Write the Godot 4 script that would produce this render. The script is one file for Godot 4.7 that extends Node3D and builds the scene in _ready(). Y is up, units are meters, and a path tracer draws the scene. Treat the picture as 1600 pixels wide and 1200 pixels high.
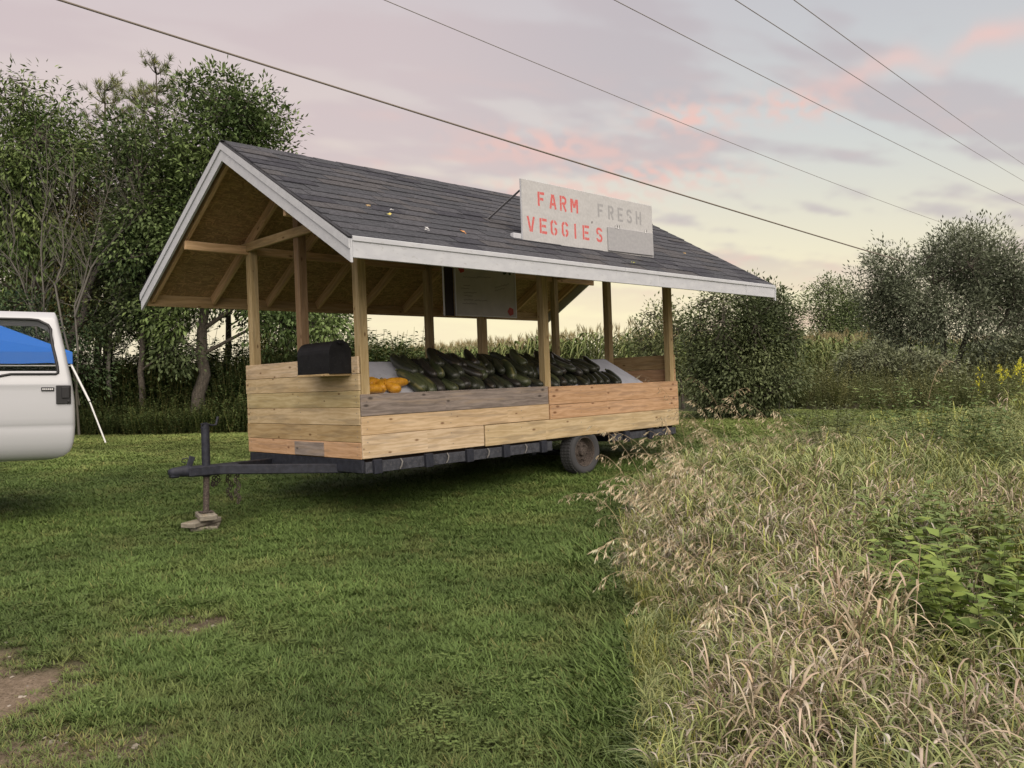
extends Node3D

const KV := 3.0   # vertex colours are stored times this and scaled back by the material, so that dark greens keep their steps
var R := RandomNumberGenerator.new()
var NZ := FastNoiseLite.new()
var taken := {}
var M := {}


# ---------------------------------------------------------------- mesh collecting
class MB:
	var v := PackedVector3Array()
	var n := PackedVector3Array()
	var c := PackedColorArray()
	var t := PackedVector2Array()
	var x := PackedInt32Array()
	var col := Color(1, 1, 1)

	func pt(p: Vector3, nn: Vector3, uv := Vector2.ZERO) -> int:
		v.append(p)
		n.append(nn)
		c.append(col)
		t.append(uv)
		return v.size() - 1

	func tri(a: Vector3, b: Vector3, d: Vector3, out := Vector3.ZERO) -> void:
		var g := (b - a).cross(d - a).normalized()
		var flip := g.dot(out) > 0.0
		if out == Vector3.ZERO:
			g = -g
		elif not flip:
			g = -g
		var k := pt(a, g)
		pt(b, g)
		pt(d, g)
		if flip:
			x.append_array(PackedInt32Array([k, k + 2, k + 1]))
		else:
			x.append_array(PackedInt32Array([k, k + 1, k + 2]))

	func quad(a: Vector3, b: Vector3, d: Vector3, e: Vector3, out: Vector3, uvs := []) -> void:
		var g := (b - a).cross(d - a).normalized()
		var flip := g.dot(out) > 0.0
		if not flip:
			g = -g
		var k := v.size()
		var q := [a, b, d, e]
		for i in 4:
			pt(q[i], g, uvs[i] if uvs else Vector2.ZERO)
		if flip:
			x.append_array(PackedInt32Array([k, k + 2, k + 1, k, k + 3, k + 2]))
		else:
			x.append_array(PackedInt32Array([k, k + 1, k + 2, k, k + 2, k + 3]))

	func box(at: Vector3, size: Vector3, bs := Basis.IDENTITY, bev := 0.0) -> void:
		var h := size * 0.5
		bev = minf(bev, minf(h.x, minf(h.y, h.z)) * 0.45)
		var p := func(sx: float, sy: float, sz: float, ax: int) -> Vector3:
			var q := Vector3(sx * (h.x - bev), sy * (h.y - bev), sz * (h.z - bev))
			q[ax] = [sx, sy, sz][ax] * h[ax]
			return at + bs * q
		for ax in 3:
			var b1 := (ax + 1) % 3
			var b2 := (ax + 2) % 3
			for s in [-1.0, 1.0]:
				var q := []
				for w in [[-1, -1], [1, -1], [1, 1], [-1, 1]]:
					var k := [0.0, 0.0, 0.0]
					k[ax] = s
					k[b1] = float(w[0])
					k[b2] = float(w[1])
					q.append(p.call(k[0], k[1], k[2], ax))
				var o := Vector3.ZERO
				o[ax] = s
				quad(q[0], q[1], q[2], q[3], bs * o)
		if bev <= 0.0:
			return
		for ax in 3:   # edges parallel to axis ax
			var b1 := (ax + 1) % 3
			var b2 := (ax + 2) % 3
			for s1 in [-1.0, 1.0]:
				for s2 in [-1.0, 1.0]:
					var q := []
					for w in [[-1.0, b1], [1.0, b1], [1.0, b2], [-1.0, b2]]:
						var k := [0.0, 0.0, 0.0]
						k[ax] = w[0]
						k[b1] = s1
						k[b2] = s2
						q.append(p.call(k[0], k[1], k[2], w[1]))
					var o := Vector3.ZERO
					o[b1] = s1
					o[b2] = s2
					quad(q[0], q[1], q[2], q[3], bs * o)
		for sx in [-1.0, 1.0]:
			for sy in [-1.0, 1.0]:
				for sz in [-1.0, 1.0]:
					tri(p.call(sx, sy, sz, 0), p.call(sx, sy, sz, 1), p.call(sx, sy, sz, 2), bs * Vector3(sx, sy, sz))

	# a round bar along a line of points, smooth across
	func tube(pts: PackedVector3Array, rad: PackedFloat32Array, sides := 6, capped := false, uvlen := 1.0) -> void:
		var m := pts.size()
		var d := (pts[1] - pts[0]).normalized()
		var a := d.cross(Vector3(0.31, 0.17, 0.94) if absf(d.z) < 0.9 else Vector3(1, 0, 0)).normalized()
		var k := v.size()
		var along := 0.0
		for i in m:
			var dn := (pts[mini(i + 1, m - 1)] - pts[maxi(i - 1, 0)]).normalized()
			a = (a - dn * a.dot(dn)).normalized()
			var b := dn.cross(a)
			if i > 0:
				along += pts[i].distance_to(pts[i - 1])
			for j in sides + 1:
				var w := TAU * j / sides
				var o := a * cos(w) + b * sin(w)
				pt(pts[i] + o * rad[i], o, Vector2(float(j) / sides, along * uvlen))
		for i in m - 1:
			for j in sides:
				var q := k + i * (sides + 1) + j
				x.append_array(PackedInt32Array([q, q + sides + 1, q + 1, q + 1, q + sides + 1, q + sides + 2]))
		if capped:
			for e in [0, m - 1]:
				var q := k + int(e) * (sides + 1)
				var o := (pts[0] - pts[1]).normalized() if e == 0 else (pts[m - 1] - pts[m - 2]).normalized()
				for j in sides:
					tri(pts[e], v[q + j], v[q + j + 1], o)

	# profile (radius, along) turned about the local y axis of tf
	func lathe(prof: Array, sides: int, tf := Transform3D.IDENTITY, smooth := true) -> void:
		var m := prof.size()
		if not smooth:
			for i in m - 1:
				lathe([prof[i], prof[i + 1]], sides, tf, true)
			return
		var k := v.size()
		for i in m:
			var d: Vector2 = prof[mini(i + 1, m - 1)] - prof[maxi(i - 1, 0)]
			var nn := Vector2(d.y, -d.x).normalized()
			for j in sides + 1:
				var w := TAU * j / sides
				var o := Vector3(cos(w), 0, sin(w))
				pt(tf * (o * prof[i].x + Vector3(0, prof[i].y, 0)), (tf.basis * (o * nn.x + Vector3(0, nn.y, 0))).normalized(), Vector2(float(j) / sides, float(i) / (m - 1)))
		for i in m - 1:
			for j in sides:
				var q := k + i * (sides + 1) + j
				x.append_array(PackedInt32Array([q, q + 1, q + sides + 1, q + 1, q + sides + 2, q + sides + 1]))

	# a pointed leaf of two folded faces
	func leaf(p: Vector3, d: Vector3, nn: Vector3, ln: float, wd: float, cc: Color) -> void:
		var s := d.cross(nn).normalized()
		var k := v.size()
		var up := s.cross(d).normalized()
		var mid := p + d * (ln * 0.42)
		v.append(p)
		v.append(mid + s * wd * 0.5 + up * wd * 0.12)
		v.append(p + d * ln - up * ln * 0.08)
		v.append(mid - s * wd * 0.5 + up * wd * 0.12)
		n.append(up)
		n.append((up - s * 0.3).normalized())
		n.append(up)
		n.append((up + s * 0.3).normalized())
		for i in 4:
			c.append(cc)
			t.append(Vector2.ZERO)
		x.append_array(PackedInt32Array([k, k + 2, k + 1, k, k + 3, k + 2]))

	# a long blade that arches along a line of points
	func blade(pts: PackedVector3Array, side: Vector3, w0: float, cc: Color, c2: Color) -> void:
		var m := pts.size()
		var k := v.size()
		for i in m:
			var f := float(i) / (m - 1)
			var w := w0 * (1.0 - f * f * 0.95) * (0.6 + 0.8 * minf(f * 3.0, 0.5))
			var d := (pts[mini(i + 1, m - 1)] - pts[maxi(i - 1, 0)]).normalized()
			var up := side.cross(d).normalized()
			var q := cc.lerp(c2, f)
			v.append(pts[i] - side * w * 0.5)
			v.append(pts[i] + side * w * 0.5)
			n.append((up - side * 0.3).normalized())
			n.append((up + side * 0.3).normalized())
			c.append(q)
			c.append(q)
			t.append(Vector2.ZERO)
			t.append(Vector2.ZERO)
			if i < m - 1:
				x.append_array(PackedInt32Array([k + 2 * i, k + 2 * i + 2, k + 2 * i + 1, k + 2 * i + 1, k + 2 * i + 2, k + 2 * i + 3]))

	func cell(p: Array, nn: Array) -> void:   # four corners with a normal each
		var g: Vector3 = (p[1] - p[0]).cross(p[2] - p[0])
		var k := v.size()
		for i in 4:
			pt(p[i], nn[i])
		if g.dot(nn[0] + nn[2]) > 0.0:
			x.append_array(PackedInt32Array([k, k + 2, k + 1, k, k + 3, k + 2]))
		else:
			x.append_array(PackedInt32Array([k, k + 1, k + 2, k, k + 2, k + 3]))

	func mesh() -> ArrayMesh:
		var a := []
		a.resize(Mesh.ARRAY_MAX)
		a[Mesh.ARRAY_VERTEX] = v
		a[Mesh.ARRAY_NORMAL] = n
		a[Mesh.ARRAY_COLOR] = c
		a[Mesh.ARRAY_TEX_UV] = t
		a[Mesh.ARRAY_INDEX] = x
		var m := ArrayMesh.new()
		m.add_surface_from_arrays(Mesh.PRIMITIVE_TRIANGLES, a)
		return m


# ---------------------------------------------------------------- naming and parenting
func numbered(called: String) -> String:
	taken[called] = int(taken.get(called, -1)) + 1
	return called if taken[called] == 0 else "%s_%03d" % [called, taken[called]]


func tag(o: Node, label: String, category: String, group := "") -> Node:
	o.set_meta("label", label)
	o.set_meta("category", category)
	if group:
		o.set_meta("group", group)
	return o


func thing(called: String, label: String, category: String, at := Vector3.ZERO, bs := Basis.IDENTITY, group := "") -> Node3D:
	var o := Node3D.new()
	o.name = numbered(called)
	add_child(o)
	o.transform = Transform3D(bs, at)
	tag(o, label, category, group)
	return o


func obj(called: String, mesh, m: Material, parent: Node = null, at := Vector3.ZERO, bs := Basis.IDENTITY) -> MeshInstance3D:
	var o := MeshInstance3D.new()
	o.mesh = mesh.mesh() if mesh is MB else mesh
	o.material_override = m
	if parent == null:
		o.name = numbered(called)
		add_child(o)
	else:
		var k := 0
		var s := called
		while parent.has_node(s):
			k += 1
			s = "%s_%03d" % [called, k]
		o.name = s
		parent.add_child(o, true)
	o.transform = Transform3D(bs, at)
	return o


func kind(o: Node, k: String) -> Node:
	o.set_meta("kind", k)
	return o


func many(called: String, mesh: Mesh, m: Material, where: Array, tints: Array, parent: Node = null) -> MultiMeshInstance3D:
	var mm := MultiMesh.new()
	mm.transform_format = MultiMesh.TRANSFORM_3D
	mm.use_colors = true
	mm.mesh = mesh
	mm.instance_count = where.size()
	for i in where.size():
		var tf: Transform3D = where[i]
		mm.set_instance_transform(i, tf)
		var cc: Color = tints[i]
		mm.set_instance_color(i, cc)
	var o := MultiMeshInstance3D.new()
	o.multimesh = mm
	o.material_override = m
	o.name = numbered(called)
	(parent if parent else self).add_child(o)
	return o


# ---------------------------------------------------------------- materials
func lin(r: float, g: float, b: float) -> Color:
	return Color(r, g, b).linear_to_srgb()


func mat(c: Color, rough := 0.8, tex: Texture2D = null, scale := Vector3.ZERO, off := Vector3.ZERO) -> StandardMaterial3D:
	var m := StandardMaterial3D.new()
	m.albedo_color = c
	m.roughness = rough
	if tex:
		m.albedo_texture = tex
		if scale != Vector3.ZERO:
			m.uv1_triplanar = true
			m.uv1_scale = scale
			m.uv1_offset = off
	return m


func leafy(rough := 0.6, back := 0.35, gain := 1.0) -> StandardMaterial3D:
	var m := StandardMaterial3D.new()
	m.vertex_color_use_as_albedo = true
	m.albedo_color = lin(gain / KV, gain / KV, gain / KV)
	m.roughness = rough
	m.metallic_specular = 0.35
	m.cull_mode = BaseMaterial3D.CULL_DISABLED
	if back > 0.0:
		m.backlight_enabled = true
		m.backlight = Color(back, back, back)
	return m


func vc(r: float, g: float, b: float) -> Color:
	return Color(r * KV, g * KV, b * KV)


func smooth(a: float, b: float, x: float) -> float:
	var k := clampf((x - a) / (b - a), 0.0, 1.0)
	return k * k * (3.0 - 2.0 * k)


func tex_of(im: Image) -> ImageTexture:
	return ImageTexture.create_from_image(im)


func wood_textures() -> void:
	var w := 1024
	var h := 512
	var pine := Image.create(w, h, false, Image.FORMAT_RGB8)
	var grey := Image.create(w, h, false, Image.FORMAT_RGB8)
	var kn := []
	for i in 15:
		kn.append([R.randf() * w, R.randf() * h, R.randf_range(4.0, 11.0)])
	for y in h:
		for x in w:
			var pull := 0.0
			var knot := 0.0
			for k in kn:
				var dx: float = absf(x - k[0])
				dx = minf(dx, w - dx)
				var dy: float = y - k[1]
				if dx < 150 and absf(dy) < 60:
					var e: float = dx * dx / (k[2] * k[2] * 14.0) + dy * dy / (k[2] * k[2] * 3.0)
					pull += signf(dy) * k[2] * 1.5 * exp(-e)
					var kk: float = dx * dx / (k[2] * k[2] * 1.5) + dy * dy / (k[2] * k[2] * 0.75)
					knot = maxf(knot, exp(-kk * kk))
			var yy := float(y) - pull
			var wob := NZ.get_noise_2d(x * 0.22, yy * 1.1)
			var ring := sin((yy * 0.16 + wob * 5.0))
			var fine := NZ.get_noise_2d(x * 0.9, yy * 30.0)
			var board := NZ.get_noise_2d(x * 0.12 + 700.0, y * 0.35)
			var stain := NZ.get_noise_2d(x * 0.11 + 90.0, y * 0.9 + 400.0)
			var a := clampf(0.5 + 0.32 * ring * absf(ring) + 0.35 * fine + 0.4 * board, 0.0, 1.0)
			var c := Color(0.50, 0.39, 0.255).lerp(Color(0.70, 0.59, 0.45), a)
			c = c.lerp(Color(0.15, 0.075, 0.035), knot * 0.8)
			var st := smooth(0.12, 0.45, stain)
			c = c.lerp(Color(0.29, 0.245, 0.20), st * 0.42)
			pine.set_pixel(x, y, c.linear_to_srgb())
			var g := Color(0.175, 0.145, 0.125).lerp(Color(0.34, 0.285, 0.25), a)
			g = g.lerp(Color(0.42, 0.31, 0.20), smooth(0.1, 0.5, stain) * 0.3).lerp(Color(0.05, 0.04, 0.035), knot * 0.8)
			grey.set_pixel(x, y, g.linear_to_srgb())
	M.t_pine = tex_of(pine)
	M.t_grey = tex_of(grey)


func wood(tex: Texture2D, tint: Color, k: int, rough := 0.78) -> StandardMaterial3D:
	var m := mat(tint, rough, tex, Vector3(0.45, 1.35, 1.35), Vector3(k * 0.37, k * 0.211 + 0.1, k * 0.159))
	m.heightmap_enabled = true
	m.heightmap_texture = tex
	m.heightmap_scale = 0.08
	m.metallic_specular = 0.3
	return m


func osb_texture() -> Texture2D:
	var n := 512
	var im := Image.create(n, n, false, Image.FORMAT_RGB8)
	im.fill(lin(0.34, 0.215, 0.11))
	for i in 3400:
		var cx := R.randf() * n
		var cy := R.randf() * n
		var a := R.randf_range(-0.5, 0.5) + (PI * 0.5 if R.randf() < 0.25 else 0.0)
		var l := R.randf_range(7.0, 20.0)
		var wd := R.randf_range(1.2, 3.4)
		var s := R.randf_range(0.55, 1.25)
		var c := lin(0.46 * s, 0.30 * s * R.randf_range(0.92, 1.05), 0.155 * s)
		var dx := cos(a)
		var dy := sin(a)
		for u in range(int(-l), int(l)):
			for q in range(int(-wd), int(wd) + 1):
				im.set_pixel(posmod(int(cx + u * dx - q * dy), n), posmod(int(cy + u * dy + q * dx), n), c)
	return tex_of(im)


func mottled(n: int, a: Color, b: Color, c: Color, freq: float, share: float, sd: int, speck := 0.0) -> Texture2D:
	var z := FastNoiseLite.new()
	z.seed = sd
	z.frequency = freq
	z.fractal_octaves = 4
	var g := z.get_seamless_image(n, n)
	z.seed = sd + 7
	z.frequency = freq * 3.3
	var g2 := z.get_seamless_image(n, n)
	var im := Image.create(n, n, false, Image.FORMAT_RGB8)
	for y in n:
		for x in n:
			var k := g.get_pixel(x, y).r
			var k2 := g2.get_pixel(x, y).r
			var q := a.lerp(b, clampf(k * 1.6 - 0.3, 0.0, 1.0)).lerp(c, smooth(share, share + 0.25, k2))
			if speck > 0.0:
				q = q * (1.0 + R.randf_range(-speck, speck))
			q.a = 1.0
			im.set_pixel(x, y, q.linear_to_srgb())
	return tex_of(im)


const STROKES := {
	"F": [[0.14, 0, 0.14, 1], [0.34, 0.08, 1, 0.08], [0.34, 0.49, 0.86, 0.49]],
	"A": [[0.08, 1, 0.42, 0.02], [0.58, 0.02, 0.92, 1], [0.36, 0.68, 0.64, 0.68]],
	"R": [[0.14, 0, 0.14, 1], [0.34, 0.08, 0.72, 0.08], [0.7, 0.07, 0.88, 0.2], [0.88, 0.18, 0.88, 0.4], [0.88, 0.38, 0.7, 0.51], [0.72, 0.5, 0.34, 0.5], [0.55, 0.58, 0.9, 1]],
	"M": [[0.1, 0, 0.1, 1], [0.9, 0, 0.9, 1], [0.24, 0.03, 0.48, 0.62], [0.76, 0.03, 0.52, 0.62]],
	"E": [[0.14, 0, 0.14, 1], [0.34, 0.08, 1, 0.08], [0.34, 0.5, 0.88, 0.5], [0.34, 0.93, 1, 0.93]],
	"S": [[0.88, 0.24, 0.88, 0.18], [0.88, 0.2, 0.7, 0.07], [0.72, 0.08, 0.28, 0.08], [0.3, 0.07, 0.12, 0.2], [0.12, 0.18, 0.12, 0.36], [0.12, 0.34, 0.34, 0.46], [0.5, 0.49, 0.74, 0.56], [0.7, 0.53, 0.88, 0.66], [0.88, 0.64, 0.88, 0.82], [0.88, 0.8, 0.7, 0.94], [0.72, 0.93, 0.28, 0.93], [0.3, 0.94, 0.12, 0.8], [0.12, 0.82, 0.12, 0.76]],
	"H": [[0.12, 0, 0.12, 1], [0.88, 0, 0.88, 1], [0.33, 0.5, 0.67, 0.5]],
	"V": [[0.08, 0, 0.44, 1], [0.92, 0, 0.56, 1]],
	"G": [[0.88, 0.26, 0.88, 0.18], [0.88, 0.2, 0.7, 0.07], [0.72, 0.08, 0.58, 0.08], [0.42, 0.08, 0.28, 0.08], [0.3, 0.07, 0.12, 0.2], [0.12, 0.18, 0.12, 0.82], [0.12, 0.8, 0.3, 0.94], [0.28, 0.93, 0.42, 0.93], [0.58, 0.93, 0.72, 0.93], [0.7, 0.94, 0.88, 0.8], [0.88, 0.82, 0.88, 0.58], [0.9, 0.58, 0.6, 0.58]],
	"I": [[0.5, 0, 0.5, 1]],
}


func sign_texture() -> Texture2D:
	var w := 1280
	var h := 368
	var im := Image.create(w, h, false, Image.FORMAT_RGB8)
	for y in h:
		for x in w:
			var s := 0.47 + 0.04 * NZ.get_noise_2d(x * 0.35, y * 0.8) + 0.05 * NZ.get_noise_2d(x * 2.5, y * 2.0)
			im.set_pixel(x, y, lin(s, s * 0.995, s * 0.985))
	var rows := [["F", 0.105, 0.149, 0.158, 0.39, 0], ["A", 0.186, 0.230, 0.155, 0.40, 0], ["R", 0.257, 0.304, 0.150, 0.405, 0], ["M", 0.334, 0.388, 0.165, 0.40, 0],
		["F", 0.539, 0.582, 0.158, 0.395, 1], ["R", 0.622, 0.665, 0.153, 0.402, 1], ["E", 0.700, 0.743, 0.158, 0.405, 1], ["S", 0.776, 0.818, 0.155, 0.401, 1], ["H", 0.854, 0.899, 0.156, 0.402, 1],
		["V", 0.030, 0.078, 0.588, 0.833, 0], ["E", 0.111, 0.160, 0.590, 0.835, 0], ["G", 0.187, 0.231, 0.590, 0.835, 0], ["G", 0.265, 0.310, 0.588, 0.832, 0], ["I", 0.338, 0.386, 0.588, 0.842, 0], ["E", 0.416, 0.466, 0.586, 0.833, 0], ["S", 0.522, 0.568, 0.586, 0.836, 0]]
	for e in rows:
		var x0: float = e[1] * w
		var bw: float = (e[2] - e[1]) * w
		var y0: float = e[3] * h
		var bh: float = (e[4] - e[3]) * h
		for y in range(int(y0) - 8, int(y0 + bh) + 9):
			for x in range(int(x0) - 8, int(x0 + bw) + 9):
				var best := 99.0
				for s in STROKES[e[0]]:
					var a := Vector2(x0 + s[0] * bw, y0 + s[1] * bh)
					var b := Vector2(x0 + s[2] * bw, y0 + s[3] * bh)
					var d := (b - a).normalized()
					var p := Vector2(x, y) - a
					var al := p.dot(d)
					best = minf(best, maxf(absf(p.dot(d.orthogonal())) - 7.8, maxf(-al, al - a.distance_to(b))))
				var rag := best + 1.6 * NZ.get_noise_2d(x * 5.0, y * 5.0)
				if rag < 1.0:
					var under := im.get_pixel(x, y)
					var wear := 0.86 - 0.35 * smooth(0.1, 0.5, NZ.get_noise_2d(x * 3.0 + 50.0, y * 3.0))
					var c := lin(0.60, 0.085, 0.075) if e[5] == 0 else lin(0.29, 0.29, 0.295)
					im.set_pixel(x, y, under.lerp(c, wear * clampf(1.0 - rag, 0.0, 1.0)))
	for y in range(180, 197):   # the grey apostrophe stroke
		for x in range(int(0.485 * w), int(0.497 * w)):
			if absf(x - 0.491 * w - (y - 188) * -0.2) < 7.5 - absf(y - 188) * 0.5:
				im.set_pixel(x, y, lin(0.15, 0.14, 0.14))
	return tex_of(im)


func whiteboard_texture() -> Texture2D:
	var w := 512
	var h := 400
	var im := Image.create(w, h, false, Image.FORMAT_RGB8)
	for y in h:
		for x in w:
			var s := 0.46 + 0.05 * NZ.get_noise_2d(x * 0.5, y * 0.5)
			im.set_pixel(x, y, lin(s, s * 0.97, s * 0.9))
	# smeared, unreadable handwriting
	var lines := [[60, 150, 130], [180, 140, 120], [60, 205, 60], [40, 225, 70], [60, 252, 110], [65, 272, 70], [60, 300, 80], [50, 325, 120], [150, 300, 110], [330, 205, 130], [330, 225, 90], [160, 50, 110], [290, 60, 90]]
	for l in lines:
		var px: float = l[0]
		while px < l[0] + l[2]:
			var yy: float = l[1] + 7.0 * sin(px * 0.55) * NZ.get_noise_2d(px * 6.0, l[1]) * 2.0 - (px - l[0]) * (0.25 if l[0] == 330 else 0.02)
			for q in 3:
				for r in 2:
					var xx := clampi(int(px) + r, 0, w - 1)
					var y2 := clampi(int(yy) + q, 0, h - 1)
					im.set_pixel(xx, y2, im.get_pixel(xx, y2).lerp(lin(0.09, 0.09, 0.10), 0.5))
			px += 1.0
	return tex_of(im)


func zucchini_texture(a: Color, b: Color, patch: Color, sd: int) -> Texture2D:
	var w := 128
	var h := 256
	var im := Image.create(w, h, false, Image.FORMAT_RGB8)
	var rr := RandomNumberGenerator.new()
	rr.seed = sd
	for y in h:
		for x in w:
			var an := TAU * x / w
			var s := NZ.get_noise_3d(cos(an) * 60.0 + sd * 31.0, sin(an) * 60.0, y * 0.16)
			var f := NZ.get_noise_3d(cos(an) * 260.0 + sd * 11.0, sin(an) * 260.0, y * 5.0)
			var c := a.lerp(b, clampf(0.45 + s * 1.1 + f * 0.5, 0.0, 1.0))
			c = c.lerp(patch, smooth(0.15, 0.5, NZ.get_noise_3d(cos(an) * 25.0 - sd * 53.0, sin(an) * 25.0, y * 0.35)) * 0.7)
			im.set_pixel(x, y, c.linear_to_srgb())
	return tex_of(im)


func make_materials() -> void:
	wood_textures()
	M.wood = []
	var tints := [[1.0, 0.97, 0.93], [0.97, 0.94, 0.86], [1.0, 0.95, 0.88], [0.97, 0.86, 0.78], [0.92, 0.91, 0.80], [0.88, 0.83, 0.72]]
	for i in tints.size():
		var q: Array = tints[i]
		M.wood.append(wood(M.t_pine, Color(q[0], q[1], q[2]), i))
	M.grey_wood = wood(M.t_grey, Color(1, 1, 1), 3, 0.85)
	M.stain_wood = wood(M.t_grey, Color(1.0, 0.86, 0.74), 7, 0.85)
	M.deck = wood(M.t_grey, Color(0.46, 0.44, 0.43), 2, 0.9)
	M.post = wood(M.t_pine, Color(0.88, 0.85, 0.74), 9)
	M.post_dark = wood(M.t_pine, Color(0.66, 0.60, 0.54), 12)
	M.rafter = wood(M.t_pine, Color(1.0, 0.92, 0.82), 5)
	var osb := osb_texture()
	M.osb = mat(Color(1, 1, 1), 0.85, osb, Vector3(0.8, 0.8, 0.8))
	var gran := mottled(256, Color(0.05, 0.051, 0.054), Color(0.085, 0.086, 0.091), Color(0.11, 0.108, 0.106), 0.03, 0.62, 5, 0.4)
	M.shingle = []
	for s in [[0.88, 0.89, 0.92], [0.96, 0.96, 0.99], [0.78, 0.78, 0.83], [1.0, 0.98, 0.98]]:
		var m := mat(Color(s[0], s[1], s[2]), 0.92, gran, Vector3(2.1, 2.1, 2.1), Vector3(s[0] * 7.0, s[1] * 3.0, 0))
		m.heightmap_enabled = true
		m.heightmap_texture = gran
		m.heightmap_scale = 0.25
		m.metallic_specular = 0.35
		M.shingle.append(m)
	var grime := mottled(512, Color(0.50, 0.515, 0.545), Color(0.56, 0.575, 0.60), Color(0.44, 0.45, 0.46), 0.012, 0.66, 21, 0.02)
	M.fascia = mat(Color(0.98, 0.98, 0.98), 0.6, grime, Vector3(0.7, 1.5, 1.5))
	M.sign_board = mat(Color(0.93, 0.93, 0.93), 0.7, grime, Vector3(1.1, 1.1, 1.1))
	M.sign_plate = mat(Color(0.84, 0.83, 0.82), 0.6, grime, Vector3(2.6, 3.6, 2.6), Vector3(0.3, 0.2, 0))
	M.shelf = mat(Color(0.98, 0.98, 1.0), 0.5, grime, Vector3(0.9, 0.9, 0.9))
	var st := mottled(512, Color(0.016, 0.018, 0.024), Color(0.045, 0.048, 0.056), Color(0.10, 0.085, 0.07), 0.02, 0.66, 33, 0.12)
	M.steel = mat(Color(0.74, 0.76, 0.86), 0.66, st, Vector3(1.3, 1.3, 1.3))
	M.steel_light = mat(Color(0.74, 0.76, 0.82), 0.75, mottled(256, Color(0.055, 0.056, 0.06), Color(0.12, 0.12, 0.125), Color(0.17, 0.155, 0.14), 0.03, 0.6, 35, 0.1), Vector3(1.5, 1.5, 1.5))
	var rust := mottled(256, Color(0.035, 0.026, 0.022), Color(0.075, 0.058, 0.048), Color(0.19, 0.155, 0.13), 0.03, 0.54, 41, 0.15)
	M.rust = mat(Color(1, 1, 1), 0.85, rust, Vector3(3, 3, 3))
	M.rubber = mat(lin(0.055, 0.055, 0.058), 0.9)
	M.black_plastic = mat(lin(0.012, 0.012, 0.013), 0.5)
	M.mailbox = mat(Color(1, 1, 1), 0.55, mottled(256, Color(0.006, 0.006, 0.007), Color(0.011, 0.011, 0.012), Color(0.022, 0.022, 0.024), 0.02, 0.68, 51, 0.1), Vector3(2, 2, 2))
	M.mailbox.metallic_specular = 0.3
	M.block = wood(M.t_grey, Color(0.92, 0.95, 0.92), 4, 0.9)
	M.white_paint = mat(lin(0.47, 0.48, 0.50), 0.3)
	M.white_paint.clearcoat_enabled = true
	M.white_paint.clearcoat = 0.3
	M.white_paint.clearcoat_roughness = 0.08
	M.glass = mat(Color(0.10, 0.13, 0.12, 0.10), 0.03)
	M.glass.metallic_specular = 0.14
	M.glass.transparency = BaseMaterial3D.TRANSPARENCY_ALPHA
	M.tarp = mat(lin(0.012, 0.13, 0.50), 0.6)
	M.tarp.backlight_enabled = true
	M.tarp.backlight = Color(0.35, 0.35, 0.35)
	M.white_metal = mat(lin(0.7, 0.7, 0.7), 0.45)
	M.bolt = mat(lin(0.55, 0.55, 0.55), 0.35)
	M.bolt.metallic = 1.0
	M.hook = mat(lin(0.2, 0.19, 0.18), 0.6)
	M.strap = mat(lin(0.30, 0.30, 0.31), 0.6)
	var bk := mottled(256, Color(0.05, 0.042, 0.034), Color(0.12, 0.10, 0.08), Color(0.19, 0.17, 0.145), 0.03, 0.6, 61, 0.2)
	M.bark = mat(Color(1, 1, 1), 0.95, bk, Vector3(2.2, 0.7, 2.2))
	M.bark_pale = mat(Color(1, 1, 1), 0.9, mottled(256, Color(0.15, 0.135, 0.115), Color(0.29, 0.27, 0.235), Color(0.08, 0.07, 0.06), 0.03, 0.62, 63, 0.15), Vector3(2.2, 0.7, 2.2))
	M.leaf = leafy(0.6, 0.35, 1.95)
	M.lawn = leafy(0.6, 0.35, 1.28)
	M.dry = leafy(0.7, 0.35, 1.65)
	M.weed = leafy(0.6, 0.45, 3.3)
	M.cable = mat(lin(0.20, 0.17, 0.14), 0.8)
	M.wire = mat(lin(0.28, 0.26, 0.25), 0.6)
	M.stem = mat(lin(0.22, 0.17, 0.07), 0.7)


# ---------------------------------------------------------------- the lie of the land
func ground_y(x: float, z: float) -> float:
	var d := -z
	var b := 0.028 * clampf(d, 0.0, 14.0) + 0.003 * maxf(d - 14.0, 0.0)
	return b + 0.225 * tanh(x / 5.0) * clampf(d / 4.0, 0.0, 1.0)


const EDGE := [[-4.0, 0.2], [2.0, 0.38], [3.0, 0.47], [4.1, 0.66], [5.2, 0.62], [7.1, 1.10], [9.5, 2.25], [11.3, 3.4], [12.4, 4.9], [13.4, 6.6], [15.0, 8.6], [26.0, 12.0], [60.0, 20.0]]


func weed_edge(d: float) -> float:   # x where the mown lawn ends and the tall weeds begin
	for i in EDGE.size() - 1:
		if d <= EDGE[i + 1][0]:
			return lerpf(EDGE[i][1], EDGE[i + 1][1], clampf((d - EDGE[i][0]) / (EDGE[i + 1][0] - EDGE[i][0]), 0.0, 1.0))
	return 20.0


func dirt(x: float, z: float) -> float:   # how bare the soil is: the worn patch near the road and a few thin spots
	var k := 1.0 - smooth(0.25, 1.15, Vector2((x + 2.55) / 0.85, (z + 3.70) / 0.62).length() + 0.55 * NZ.get_noise_2d(x * 60.0, z * 60.0))
	k = maxf(k, 0.7 * (1.0 - smooth(0.3, 1.0, Vector2((x + 1.75) / 0.55, (z + 3.1) / 0.45).length() + 0.5 * NZ.get_noise_2d(x * 70.0 + 9.0, z * 70.0))))
	k = maxf(k, 0.55 * (1.0 - smooth(0.2, 1.0, Vector2((x + 1.95) / 0.7, (z + 4.55) / 0.35).length() + 0.5 * NZ.get_noise_2d(x * 70.0, z * 70.0 + 30.0))))
	return clampf(k, 0.0, 1.0)


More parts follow.
